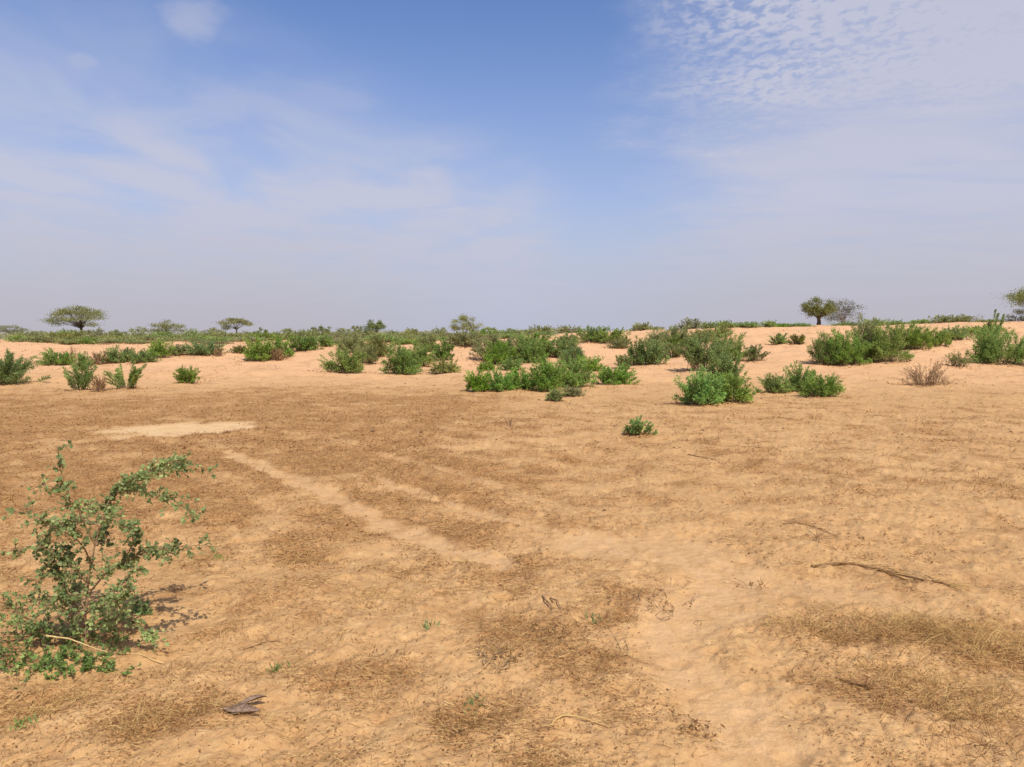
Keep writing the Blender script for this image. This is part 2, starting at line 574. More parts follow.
def shrub_geo(rng, w, h, dp, ll, lw, cov=4.5, nlobes=7, stems=9, upright=.3, spread=.16, low=.1, bare=.15, skew=0.0, stem_r=.004, vee=False):
    """leaf clumps on many thin stems rising from the base; returns leaf builder, stem builder"""
    S = []
    B = []
    for i in range(nlobes):
        th = 2 * math.pi * (i + rng.uniform(-.4, .4)) / nlobes
        rad = math.sqrt(rng.uniform(.05, 1)) * .78
        if vee:
            th = (0.0 if i % 2 else math.pi) + rng.normal() * .25
            rad = rng.uniform(.7, .95)
        lx, ly = math.cos(th) * rad * w / 2, math.sin(th) * rad * dp / 2
        lx += skew * w
        lh = h * (1 - .45 * rad ** 2.2 * (0 if vee else 1)) * rng.uniform(.72, 1.0)
        for j in range(stems):
            zz = lh * rng.uniform(low, 1.0) ** .8 if j else lh
            k = 1.0 - .35 * (zz / max(lh, 1e-3)) * (0 if vee else 1)
            tip = np.array([lx * (k + .1) + rng.normal() * spread * w * .5, ly * (k + .1) + rng.normal() * spread * dp * .5, zz * rng.uniform(.9, 1.06)])
            base = np.array([lx * .3 + rng.normal() * .04 * w, ly * .3 + rng.normal() * .04 * dp, -.02])
            if low < .2 and zz < .45 * lh:
                base = np.array([lx * .75 + rng.normal() * .05 * w, ly * .75 + rng.normal() * .05 * dp, -.02])
            S.append(tip)
            B.append(base)
    T, B = np.array(S), np.array(B)
    k = len(T)
    C = B * .55 + T * .45
    C[:, 2] = B[:, 2] + (T[:, 2] - B[:, 2]) * (.55 + upright * .3) + .02
    lo, hi = np.percentile(T[:, 0], [3, 97])
    fx = w * .93 / max(hi - lo, .05)
    fy = dp * .93 / max(np.percentile(T[:, 1], 97) - np.percentile(T[:, 1], 3), .05)
    fz = h * .97 / max(np.percentile(T[:, 2], 97), .03)
    for q in (T, B, C):
        q[:, 0] = (q[:, 0] - (lo + hi) / 2) * fx
        q[:, 1] *= fy
        q[:, 2] *= fz
    T[:, 0] = np.clip(T[:, 0], -w * .54, w * .54)
    T[:, 2] = np.clip(T[:, 2], .02 * h, h * 1.08)
    n_tot = int(cov * w * h / (.5 * ll * lw))
    per = max(6, n_tot // k)
    t = bare + (1 - bare) * rng.uniform(0, 1, (k, per)) ** .75
    t = t[..., None]
    P = (1 - t) ** 2 * B[:, None] + 2 * t * (1 - t) * C[:, None] + t * t * T[:, None]
    D = 2 * (1 - t) * (C - B)[:, None] + 2 * t * (T - C)[:, None]
    D /= (np.linalg.norm(D, axis=2, keepdims=True) + 1e-9)
    sc = (spread * .33 * min(w, max(h, .3 * w))) * (1.15 - .7 * t)
    P = P + rng.normal(size=P.shape) * sc
    P = P.reshape(-1, 3)
    D = D.reshape(-1, 3)
    n = len(P)
    d = D * (.5 + upright) + unit(rng, n) * .85 + np.array([0, 0, .15])
    nr = unit(rng, n) * .75 + np.array([.25, -.25, .8])
    ok = P[:, 2] > .01
    lm = MB()
    lm.leaves(P[ok], d[ok], nr[ok], ll * rng.uniform(.65, 1.25, ok.sum()), lw * rng.uniform(.7, 1.2, ok.sum()), 0, .12)
    tt = np.linspace(0, 1, 5)[None, :, None]
    Q = (1 - tt) ** 2 * B[:, None] + 2 * tt * (1 - tt) * C[:, None] + tt * tt * T[:, None]
    sm = MB()
    sm.tubes(Q, np.broadcast_to(stem_r * np.array([1.5, 1.2, .9, .6, .25]), (k, 5)), 4)
    return lm, sm


STY = {
    # leaf material, leaf length factor, aspect, coverage, kwargs
    'bright': ('bright', 1.0, .50, 5.0, dict(upright=.2)),
    'green': ('green', 1.0, .42, 4.6, dict(upright=.35)),
    'dark': ('dark', 1.0, .40, 4.8, dict(upright=.35)),
    'grey': ('grey', 1.05, .34, 4.2, dict(upright=.6)),
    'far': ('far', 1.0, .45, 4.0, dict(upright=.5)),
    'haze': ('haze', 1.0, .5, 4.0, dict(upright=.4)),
    'sparse': ('grey', 1.0, .36, 2.2, dict(upright=.7, stems=5, low=.25)),
    'vee': ('green', 1.0, .36, 3.0, dict(upright=.6, vee=True, nlobes=8, stems=5, low=.35, spread=.10)),
    'dry': ('dry', .8, .34, 1.2, dict(upright=.5, stems=9, bare=.35)),
    'tree': ('tree', 1.0, .45, 3.6, dict(upright=.4)),
}
FEET = []
_seed = [100]


def shrub(style, x0, x1, ty, by, label, group=None, dist=None, name='shrub', cat='shrub', leaf=None, depth=.85, **kw):
    _seed[0] += 1
    rng = np.random.RandomState(_seed[0])
    cx = (x0 + x1) / 2
    if dist is None:
        X, d = ground_at(cx, by)
    else:
        d = dist
        X = (cx - CX) / F * d
    Zt = EYE - (ty - HY) / F * d
    w = (x1 - x0) / F * d
    dp = min(w * depth, 2.6 + .25 * w)
    if dist is None:            # the near foot of the bush stands at that row
        d2 = d + dp * .38
        X, d = X * d2 / d, d2
    Z = float(macro(X, d))
    Zt = EYE - (ty - HY) / F * d
    h = max(Zt - Z, .12)
    mat, lf, asp, cov, k0 = STY[style]
    ll = max(.050, d * .0025) * lf
    k = dict(k0)
    k.update(kw)
    cov = k.pop('cov', cov) * 1.15
    wide = w / max(h, .2)
    k.setdefault('nlobes', int(np.clip(5 + 2.6 * wide, 6, 20)))
    k.setdefault('stem_r', .0035 + .00012 * d)
    lm, sm = shrub_geo(rng, w * 1.12, h * 1.02, dp, ll, ll * asp, cov=cov, **k)
    lmat = LEAF[leaf or mat]
    if d < 50:
        FEET.append((X, d, w, dp))
    tw = REDTWIG if style == 'dry' else TWIG
    if d < 36:
        o = thing(name, (X, d, Z), label, cat, group)
        lm.obj('foliage', lmat, o)
        sm.obj('branches', tw, o)
    else:
        n0 = lm.n
        lm.v += sm.v
        lm.f += [f + n0 for f in sm.f]
        lm.m += [np.full(len(f), 1) for f in sm.f]
        o = lm.obj(name, [lmat, tw], loc=(X, d, Z))
        tag(o, label, cat, group)
    return o


# --- left side, front to back
shrub('dark', -24, 33, 352, 386, 'wide dark green bush cut off by the left edge of the picture', name='bush', cat='bush')
shrub('sparse', 65, 93, 364, 391, 'thin upright grey-green shrub just left of the V-shaped one', nlobes=6, leaf='green', cov=2.8)
shrub('dry', 92, 105, 375, 391, 'low brown withered sprig at the foot of the thin upright shrub', name='dry_sprig', cat='dry shrub', cov=1.6)
shrub('vee', 111, 143, 364, 390, 'V-shaped green shrub with two arms spreading from one foot')
shrub('green', 175, 197, 367, 384, 'small round bush alone on bare sand at the left', name='bush', cat='bush', nlobes=8)
shrub('grey', 38, 71, 350, 366, 'low flat-topped green shrub behind bare sand, right of the left edge bush', leaf='green')
shrub('dry', 62, 78, 347, 365, 'bare brown branching stems beside a low flat green shrub', name='dry_shrub', cat='dry shrub', cov=.5)
shrub('green', 76, 91, 352, 371, 'narrow leafy shrub rising behind the thin upright one')
shrub('dry', 87, 107, 352, 365, 'brown half-dead shrub among the green ones above the V-shaped shrub', name='dry_shrub', cat='dry shrub', cov=2.2)
shrub('green', 104, 128, 347, 364, 'rounded green shrub straight above the V-shaped shrub')
shrub('grey', 121, 134, 348, 362, 'yellowish green shrub squeezed between two greener ones at left', leaf='grey')
shrub('green', 131, 156, 350, 364, 'low spreading green shrub whose right end trails on the sand')
shrub('green', 149, 173, 341, 358, 'bushy mid green shrub at the left end of the long dark hedge-like one')
shrub('grey', 169, 187, 345, 356, 'pale grey-green gap-filling shrub beside the long dark one')
shrub('dark', 182, 222, 342, 357, 'long dark green hedge-like shrub with a reddish right foot', stems=10)
shrub('dry', 214, 222, 347, 356, 'small reddish brown twiggy plant at the right end of the long dark shrub', name='dry_shrub', cat='dry shrub', cov=1.5)
shrub('grey', 232, 245, 346, 354, 'small olive brown shrub left of the big clump with dry feet', leaf='olive')
shrub('green', 244, 273, 337, 362, 'big feathery green shrub left of a dry brown tuft')
shrub('dry', 268, 286, 346, 361, 'dry brown grassy tuft at the right foot of a feathery shrub', name='dry_shrub', cat='dry shrub', cov=1.8)
shrub('green', 270, 291, 336, 359, 'upright green shrub right behind the dry brown tuft')
shrub('green', 288, 319, 335, 352, 'dark based green shrub sloping down to a sandy gap at its right', leaf='dark')
shrub('green', 317, 333, 335, 347, 'small green shrub above the sandy gap left of centre')
# --- centre
shrub('green', 323, 365, 349, 373, 'broad green bush standing foremost right of the sandy gap', name='bush', cat='bush')
shrub('grey', 338, 372, 334, 354, 'grey-green shrub directly behind the broad foremost bush')
shrub('grey', 366, 392, 336, 358, 'upright grey-green shrub filling the gap behind two foremost bushes')
shrub('dark', 383, 418, 345, 376, 'dark green bush with whitish twigs at its shaded lower left', name='bush', cat='bush', stems=11)
shrub('green', 402, 434, 342, 367, 'lighter green bush joined to the right side of the dark twiggy one', name='bush', cat='bush')
shrub('dark', 430, 453, 342, 361, 'compact dark green shrub just left of the bare pink mound')
shrub('green', 431, 459, 358, 374, 'low pale green bush below the compact dark shrub', name='bush', cat='bush', leaf='grey')
shrub('grey', 418, 436, 334, 352, 'greyish shrub behind the compact dark one near the mound')
shrub('grey', 445, 486, 330, 348, 'wide grey-green shrub under the small leaning tree')
shrub('grey', 472, 520, 334, 362, 'big grey-green feathery bush right of the bare pink mound', name='bush', cat='bush', stems=12)
shrub('grey', 508, 537, 335, 361, 'right half of the feathery growth, an upright bush above the bright green row', name='bush', cat='bush', leaf='green')
shrub('green', 534, 557, 339, 357, 'light green shrub left of the dark drooping one above the bright row')
shrub('dark', 549, 579, 337, 359, 'dark green drooping shrub over the right end of the bright green row', stems=11)
shrub('bright', 466, 489, 370, 392, 'dark ended bush at the left end of the bright green row', leaf='bright', name='bush', cat='bush')
shrub('bright', 478, 494, 361, 372, 'tiny green shrub behind the left end of the bright green row', leaf='green')
shrub('bright', 486, 512, 369, 392, 'second bright green bush in the row, counted from its left end', name='bush', cat='bush')
shrub('green', 499, 523, 357, 371, 'small pale green shrub on sand above the middle of the bright row')
shrub('bright', 506, 537, 368, 390, 'low bright green bush in the middle of the row', name='bush', cat='bush')
shrub('bright', 530, 566, 355, 392, 'tallest bright green bush of the row with a dark hollow at its foot', name='bush', cat='bush', stems=12)
shrub('bright', 554, 592, 359, 388, 'yellow-green wide bush at the right end of the bright row', name='bush', cat='bush')
shrub('green', 577, 602, 356, 373, 'dark green leafy shrub with upright sprigs right behind the bright row', leaf='bright')
shrub('bright', 594, 635, 365, 386, 'low rounded green bush right of the bright row with reddish litter at its foot', name='bush', cat='bush', leaf='bright')
shrub('sparse', 616, 633, 354, 370, 'few upright sprigs rising behind the low rounded green bush', leaf='dark', nlobes=5)
shrub('grey', 547, 565, 390, 402, 'yellowish grass-like tuft in front of the bright green row', name='green_tuft', cat='tuft', leaf='creeper', upright=1.0)
shrub('grey', 564, 584, 387, 397, 'grey-green low tuft beside the yellowish one in front of the bright row', name='green_tuft', cat='tuft')
shrub('dark', 627, 645, 339, 366, 'dark left half of a pair of merged bushes right of the bare slope', name='bush', cat='bush')
shrub('green', 638, 668, 340, 366, 'round green right half of a pair of merged bushes beside the bare slope', name='bush', cat='bush')
shrub('grey', 658, 690, 326, 349, 'feathery light green bush climbing the slope above the merged pair', name='bush', cat='bush')
shrub('grey', 660, 683, 343, 358, 'low grey-green growth between the merged pair and the tall tree-like bush')
shrub('green', 575, 603, 327, 343, 'left half of a dark footed hedge of shrubs on the open slope', 'shrubs of the dark footed hedge')
shrub('green', 597, 627, 327, 344, 'right half of a dark footed hedge of shrubs on the open slope', 'shrubs of the dark footed hedge')
# --- right
shrub('bright', 678, 722, 369, 406, 'brightest foremost green bush, left lobe of the large clump right of centre', name='bush', cat='bush', stems=12)
shrub('bright', 712, 752, 372, 404, 'rounded green bush, right lobe of the large clump right of centre', name='bush', cat='bush', stems=11, leaf='green')
shrub('bright', 705, 741, 352, 386, 'green bush standing in the middle behind the two lobes of the large clump', name='bush', cat='bush', leaf='green')
shrub('green', 683, 728, 334, 374, 'tall tree-like shrub with a dark short stem and shadow at its left foot', stems=12, low=.4, leaf='dark', bare=.3)
shrub('grey', 712, 748, 332, 362, 'tall feathery shrub right behind the large clump', leaf='green')
shrub('sparse', 741, 766, 345, 362, 'sparse shrub with slanting olive stems right of the tall feathery one', leaf='olive', cov=2.6)
shrub('grey', 769, 785, 334, 345, 'left one of two small grass-like clumps on the bare dune', name='green_tuft', cat='tuft', upright=1.0, leaf='green')
shrub('grey', 789, 804, 335, 345, 'right one of two small grass-like clumps on the bare dune', name='green_tuft', cat='tuft', upright=1.0, leaf='olive')
shrub('bright', 761, 789, 374, 394, 'left bush of the three in a group right of the large clump', name='bush', cat='bush', leaf='green')
shrub('green', 785, 815, 364, 393, 'middle bush of the three right of the large clump, taller and duller green', name='bush', cat='bush')
shrub('bright', 804, 840, 373, 398, 'right bush of the three, vivid light green and foremost', name='bush', cat='bush', stems=11)
shrub('grey', 811, 838, 333, 366, 'thin leaved left end of the long tall thicket at right', leaf='dark', cov=3.0, name='bush', cat='bush')
shrub('dark', 826, 866, 330, 366, 'tall grey stemmed bush in the left half of the long thicket', stems=12, leaf='green', name='bush', cat='bush')
shrub('grey', 850, 880, 320, 362, 'tallest pale green bush in the middle of the long thicket', stems=11, name='bush', cat='bush')
shrub('grey', 868, 908, 324, 363, 'upright wind swept bush in the right half of the long thicket', stems=12, leaf='green', name='bush', cat='bush')
shrub('grey', 892, 930, 325, 351, 'tapering right end of the long thicket above bare sand', leaf='green', name='bush', cat='bush')
shrub('green', 915, 947, 331, 347, 'low green shrub tailing off from the long thicket onto the dune')
shrub('green', 938, 968, 326, 340, 'small green shrub on the dune below the crest bush')
shrub('bright', 964, 1003, 325, 336, 'flat vivid green shrub along the dune left of the right edge bush', leaf='green')
shrub('sparse', 989, 1001, 311, 340, 'single thin upright sprig standing above the right edge bush', leaf='dark', nlobes=3, stems=3, name='sprig', cat='plant')
shrub('dark', 974, 1040, 326, 366, 'big dark bush with grey twigs cut off by the right edge', stems=13, leaf='green', name='bush', cat='bush')
shrub('dry', 903, 952, 361, 386, 'dry brown see-through shrub on open sand left of the right edge bush', name='dry_shrub', cat='dry shrub', cov=.7, nlobes=10)
shrub('sparse', 948, 972, 352, 368, 'pale grey-green wispy shrub behind the dry see-through one', cov=1.4)
shrub('bright', 627, 653, 418, 437, 'tiny lone green plant on bare ground in front of all other bushes', name='small_plant', cat='plant', leaf='green', nlobes=6, stems=6)

# --- the low far belt on and behind the rise
belt = [(12, 48, 333, 60), (40, 72, 332, 62), (62, 92, 331, 64), (84, 112, 334, 60), (104, 132, 335, 58), (128, 152, 334, 60), (150, 176, 333, 62),
        (172, 200, 334, 60), (196, 222, 333, 62), (214, 246, 332, 64), (240, 268, 332, 66), (262, 292, 332, 64), (286, 314, 331, 66),
        (308, 336, 332, 62), (330, 356, 331, 64), (350, 380, 330, 62), (374, 404, 331, 58), (398, 426, 331, 60), (420, 448, 331, 58)]
for i, (a, b, t, d) in enumerate(belt):
    lab = 'low green shrub in the hazy belt under the flat-topped trees' if b < 260 else 'low green shrub in the unbroken belt along the skyline left of centre'
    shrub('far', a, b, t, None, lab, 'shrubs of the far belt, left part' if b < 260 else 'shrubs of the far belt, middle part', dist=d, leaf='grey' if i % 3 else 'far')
belt2 = [(340, 372, 336, 47), (366, 398, 335, 46), (392, 424, 336, 45), (470, 500, 330, 56), (494, 524, 331, 55), (516, 540, 330, 56),
         (180, 206, 338, 48), (206, 236, 337, 49), (100, 128, 339, 47), (60, 84, 340, 46)]
for a, b, t, d in belt2:
    shrub('grey', a, b, t, None, 'grey-green shrub packed between foremost bushes and the skyline belt' if a > 300 else 'green shrub on the sandy rise below the hazy left belt',
          'shrubs packed behind the foremost bushes' if a > 300 else 'shrubs on the left rise', dist=d, leaf='green' if a % 4 else 'grey')
rb = np.random.RandomState(17)
for i in range(46):
    cx_ = 22 + i * 11.6 + rb.uniform(-6, 6)
    d_ = rb.uniform(44, 58)
    hw = rb.uniform(11, 19)
    t_ = (336.5 if cx_ < 260 else 333.5) + rb.uniform(-1.5, 5.0) + (2.0 if d_ < 49 else 0)
    if 458 < cx_ < 476 and d_ < 52:
        d_ += 8
    left = cx_ < 262
    shrub('grey', cx_ - hw, cx_ + hw, t_, None, 'low green shrub in the hazy belt under the flat-topped trees' if left else 'low green shrub in the unbroken belt along the skyline left of centre',
          'shrubs of the far belt, left part' if left else 'shrubs of the far belt, middle part', dist=d_, leaf=('green', 'grey', 'far')[i % 3])
for i, (cx_, t_, d_) in enumerate(((352, 340, 40), (372, 342, 38), (408, 340, 41), (425, 338, 43), (444, 337, 44), (336, 339, 43), (460, 337, 46), (498, 334, 48), (392, 338, 44))):
    shrub('grey', cx_ - 14, cx_ + 14, t_, None, 'grey-green shrub packed between foremost bushes and the skyline belt', 'shrubs packed behind the foremost bushes', dist=d_, leaf=('green', 'grey')[i % 2])
for a, b, t, y_, lf in ((486, 516, 341, 366, 'green'), (520, 546, 344, 364, 'green'), (560, 584, 347, 368, 'dark'), (404, 424, 352, 368, 'green'), (350, 378, 346, 364, 'grey'), (608, 630, 338, 349, 'grey'), (690, 712, 330, 343, 'grey'), (646, 668, 331, 345, 'grey'), (664, 684, 335, 350, 'green'), (556, 580, 334, 345, 'grey'), (520, 550, 333, 346, 'green'), (700, 730, 326, 338, 'grey')):
    shrub('grey', a, b, t, y_, 'grey-green shrub packed between foremost bushes and the skyline belt', 'shrubs packed behind the foremost bushes', leaf=lf)
for a, b, t, d_, lf in ((60, 80, 330, 70, 'green'), (78, 106, 329.5, 68, 'far'), (108, 124, 332, 66, 'far'), (186, 204, 331, 66, 'green'), (14, 34, 331, 70, 'grey'), (150, 170, 332, 60, 'green'),
                        (300, 318, 330, 66, 'far'), (404, 420, 329, 70, 'grey'), (432, 446, 328, 70, 'far'), (500, 520, 329, 66, 'grey')):
    left = b < 262
    shrub('grey', a, b, t, None, 'low green shrub in the hazy belt under the flat-topped trees' if left else 'low green shrub in the unbroken belt along the skyline left of centre',
          'shrubs of the far belt, left part' if left else 'shrubs of the far belt, middle part', dist=d_, leaf=lf)
crest = [(526, 562, 326, 58, 'rounded shrub on the skyline left of the dark footed hedge'), (556, 584, 326, 60, 'hazy shrub on the skyline touching the left end of the hedge'),
         (631, 651, 323, 56, 'round bush alone on the skyline above the bare slope'), (648, 664, 327, 58, 'low shrub on the skyline beside a round bush'),
         (678, 700, 319, 66, 'hazy rounded bush poking above the skyline over the feathery bush'), (700, 716, 322, 52, 'upright shrub at the left end of the crest row'),
         (713, 738, 321, 52, 'wide shrub in the middle of the crest row above the tall feathery one'), (734, 758, 322, 52, 'blunt shrub at the right end of the crest row'),
         (760, 775, 321, 53, 'dark round shrub on the crest right of a row of shrubs'), (772, 790, 324, 54, 'low grassy shrub on the crest left of the round tree'),
         (786, 810, 324, 54, 'low grassy shrub at the left foot of the round tree'), (932, 974, 315, 52, 'long low bush crowning the crest at right'),
         (830, 858, 322, 53, 'low shrub at the foot of the bare grey tree'),
         (862, 884, 319, 54, 'small round shrub on the crest just behind the long tall thicket'), (884, 906, 321, 55, 'low dull shrub on the crest between the thicket and the long crest bush'),
         (908, 932, 320, 54, 'low shrub on the crest touching the left end of the long crest bush'), (974, 998, 320, 54, 'low shrub on the crest right of the long crest bush')]
for a, b, t, d, lab in crest:
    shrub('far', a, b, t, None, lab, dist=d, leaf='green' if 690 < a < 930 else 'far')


# ------------------------------------------------------------------ far trees
def tree(name, x0, x1, ty, d, label, style='flat', leaf='tree', trunk_px=None, fork=.35, cov=2.6, cb=.45, lean=0.0, bark=BARK, group=None, clumps=34, trunk_w=.05):
    _seed[0] += 1
    rng = np.random.RandomState(_seed[0])
    cx = (x0 + x1) / 2
    tx = trunk_px if trunk_px is not None else cx
    X = (tx - CX) / F * d
    Z = float(macro(X, d))
    h = EYE - (ty - HY) / F * d - Z
    w = (x1 - x0) / F * d
    off = (cx - tx) / F * d
    root = thing(name, (X, d, Z), label, 'tree', group)
    tm, cm = MB(), MB()
    fk = np.array([lean * h * .3, 0, h * fork])
    p = np.array([[0, 0, -.05], [.02 * h, 0, h * fork * .5], fk])
    tm.tubes(p, np.array([trunk_w * 1.3, trunk_w, trunk_w * .8]) * h, 7)
    cen = []
    for i in range(clumps):
        a = rng.uniform(0, 2 * math.pi)
        r = math.sqrt(rng.uniform(0, 1))
        if style == 'flat':
            z = h * (1 - (1 - cb) * (.04 + .62 * r ** 1.8 + .26 * rng.uniform(0, 1) + .22 * math.sin(2.3 * a + 1.1) * r)) - h * .03
        elif style == 'round':
            zf = .52 + .46 * math.sqrt(max(0, 1 - r * r)) * rng.uniform(-.9, 1)
            r *= .72 + .4 * min(zf, .84)
            z = h * (cb + (1 - cb) * zf)
        else:
            z = h * (cb + (1 - cb) * rng.uniform(.08, 1.0) ** .8 * (1 - .30 * r * r))
        cen.append([off + math.cos(a) * r * w * .46, math.sin(a) * r * w * .46, z])
    cen = np.array(cen)
    B = np.repeat(fk[None], clumps, 0) * np.array([1, 1, 1])
    B[:, 2] *= rng.uniform(.75, 1.0, clumps)
    C = B * .5 + cen * .5
    C[:, 2] = B[:, 2] + (cen[:, 2] - B[:, 2]) * .72
    t = np.linspace(0, 1, 6)[None, :, None]
    Q = (1 - t) ** 2 * B[:, None] + 2 * t * (1 - t) * C[:, None] + t * t * cen[:, None]
    tm.tubes(Q, np.broadcast_to(trunk_w * h * np.array([.42, .24, .16, .12, .08, .03]) * (1.25 if style == 'round' else 1), (clumps, 6)), 5)
    ll = d * .0016
    w0 = w
    w = w * .88
    n = int(cov * w * h * (1 - cb * .6) / (.5 * ll * ll * .55))
    per = max(8, n // clumps)
    sg = np.array([w * .07, w * .07, h * (.035 if style == 'flat' else .06)])
    P = cen[:, None] + rng.normal(size=(clumps, per, 3)) * sg
    P = P.reshape(-1, 3)
    n = len(P)
    cm.leaves(P, unit(rng, n), unit(rng, n) + np.array([0, 0, .5]), ll * rng.uniform(.6, 1.3, n), ll * .55 * rng.uniform(.7, 1.2, n))
    tm.obj('trunk', bark, root, True)
    cm.obj('crown', LEAF[leaf], root)
    return root


tree('acacia_tree', 52, 110, 304, 105, 'tallest flat-topped acacia on the left skyline with an open umbrella crown', trunk_px=82, clumps=46, fork=.34, cb=.42, cov=2.5, trunk_w=.042)
tree('acacia_tree', 219, 257, 317, 110, 'small flat-topped acacia with a tabular crown and two short stems', trunk_px=237, clumps=24, fork=.42, cb=.46, cov=3.0, trunk_w=.04)
tree('spreading_tree', 148, 187, 321, 100, 'rounded spreading tree between the two flat-topped acacias', style='dome', cb=.2, clumps=30, fork=.2, cov=2.4)
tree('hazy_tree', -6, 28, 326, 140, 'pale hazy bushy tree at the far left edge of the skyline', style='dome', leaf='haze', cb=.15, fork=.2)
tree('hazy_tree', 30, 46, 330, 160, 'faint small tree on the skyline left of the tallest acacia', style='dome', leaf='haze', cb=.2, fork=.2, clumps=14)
tree('bushy_tree', 130, 149, 327, 95, 'low bushy tree close left of the rounded spreading tree', style='dome', cb=.1, fork=.15, clumps=18, leaf='far')
tree('bushy_tree', 112, 130, 330, 95, 'lowest bushy tree right of the tallest acacia', style='dome', cb=.1, fork=.15, clumps=16, leaf='far')
tree('bare_tree', 182, 200, 328, 120, 'faint thin brownish tree with few leaves beside the rounded spreading tree', style='dome', leaf='haze', cb=.3, fork=.25, clumps=14, cov=.9, bark=PALEBARK)
tree('bushy_tree', 202, 224, 328, 95, 'dark low bushy tree left of the tabular acacia', style='dome', cb=.1, fork=.15, clumps=18)
tree('bushy_tree', 255, 268, 328, 105, 'low reddish brown bush-like tree at the right foot of the tabular acacia', style='dome', cb=.1, fork=.15, clumps=12, leaf='olive')
tree('bushy_tree', 280, 296, 328, 110, 'faint low tree midway between the tabular acacia and a row of small trees', style='dome', leaf='far', cb=.1, fork=.15, clumps=14)
tree('small_tree', 311, 319, 326, 120, 'thinnest small tree at the left end of a row on the skyline', style='dome', leaf='tree', cb=.25, fork=.3, clumps=10)
tree('small_tree', 318, 334, 325, 120, 'rounded small tree second in a row on the skyline', style='round', cb=.15, fork=.25, clumps=16, leaf='olive')
tree('small_tree', 336, 354, 328, 120, 'low wide small tree third in a row on the skyline', style='dome', cb=.1, fork=.2, clumps=14)
tree('small_tree', 350, 364, 325, 120, 'dark small tree close left of the dense rounded one', style='round', cb=.1, fork=.2, clumps=14)
tree('dense_tree', 364, 386, 320, 110, 'dense rounded dark tree at the right end of a row on the skyline', style='round', cb=.12, fork=.2, clumps=26, cov=4, leaf='olive')
tree('leaning_tree', 452, 482, 315, 75, 'small leaning tree with a slanting crown on the skyline left of centre', style='dome', cb=.2, fork=.25, clumps=24, cov=2.8, leaf='far', trunk_px=474)
tree('hazy_tree', 482, 498, 326, 90, 'low dark tree at the right foot of the leaning one', style='dome', cb=.1, fork=.2, clumps=12, leaf='far')
tree('round_tree', 801, 834, 299, 57, 'dense round crowned dark tree on a short trunk on the crest', style='round', cb=.24, fork=.3, clumps=40, cov=5.0, leaf='olive', trunk_w=.07)
tree('grey_tree', 824, 860, 301, 60, 'grey half-bare tree with crooked branches right behind the round tree', style='dome', cb=.2, fork=.2, clumps=44, cov=1.7, leaf='twiggy', bark=PALEBARK, trunk_px=842, trunk_w=.035)
tree('edge_tree', 1017, 1120, 274, 58, 'drooping branch of a tree that stands mostly outside the right edge', style='flat', cb=.45, fork=.4, clumps=60, cov=4.4, leaf='olive', trunk_px=1068)
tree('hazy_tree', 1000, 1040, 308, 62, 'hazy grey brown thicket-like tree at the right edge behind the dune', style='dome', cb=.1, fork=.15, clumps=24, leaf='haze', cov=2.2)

# ------------------------------------------------------------------ foreground shrub


def pt(px, py, d):
    return np.array([(px - CX) / F * d, d, EYE - (py - HY) / F * d])


def smooth_line(pts, n=14):
    pts = np.array(pts, float)
    if len(pts) < 3:
        t = np.linspace(0, 1, n)[:, None]
        return pts[0] * (1 - t) + pts[-1] * t
    m = len(pts)
    ts = np.linspace(0, m - 1, n)
    out = []
    for t in ts:
        i = min(int(t), m - 2)
        u = t - i
        p0, p1, p2, p3 = pts[max(i - 1, 0)], pts[i], pts[i + 1], pts[min(i + 2, m - 1)]
        out.append(.5 * ((2 * p1) + (-p0 + p2) * u + (2 * p0 - 5 * p1 + 4 * p2 - p3) * u * u + (-p0 + 3 * p1 - 3 * p2 + p3) * u ** 3))
    return np.array(out)


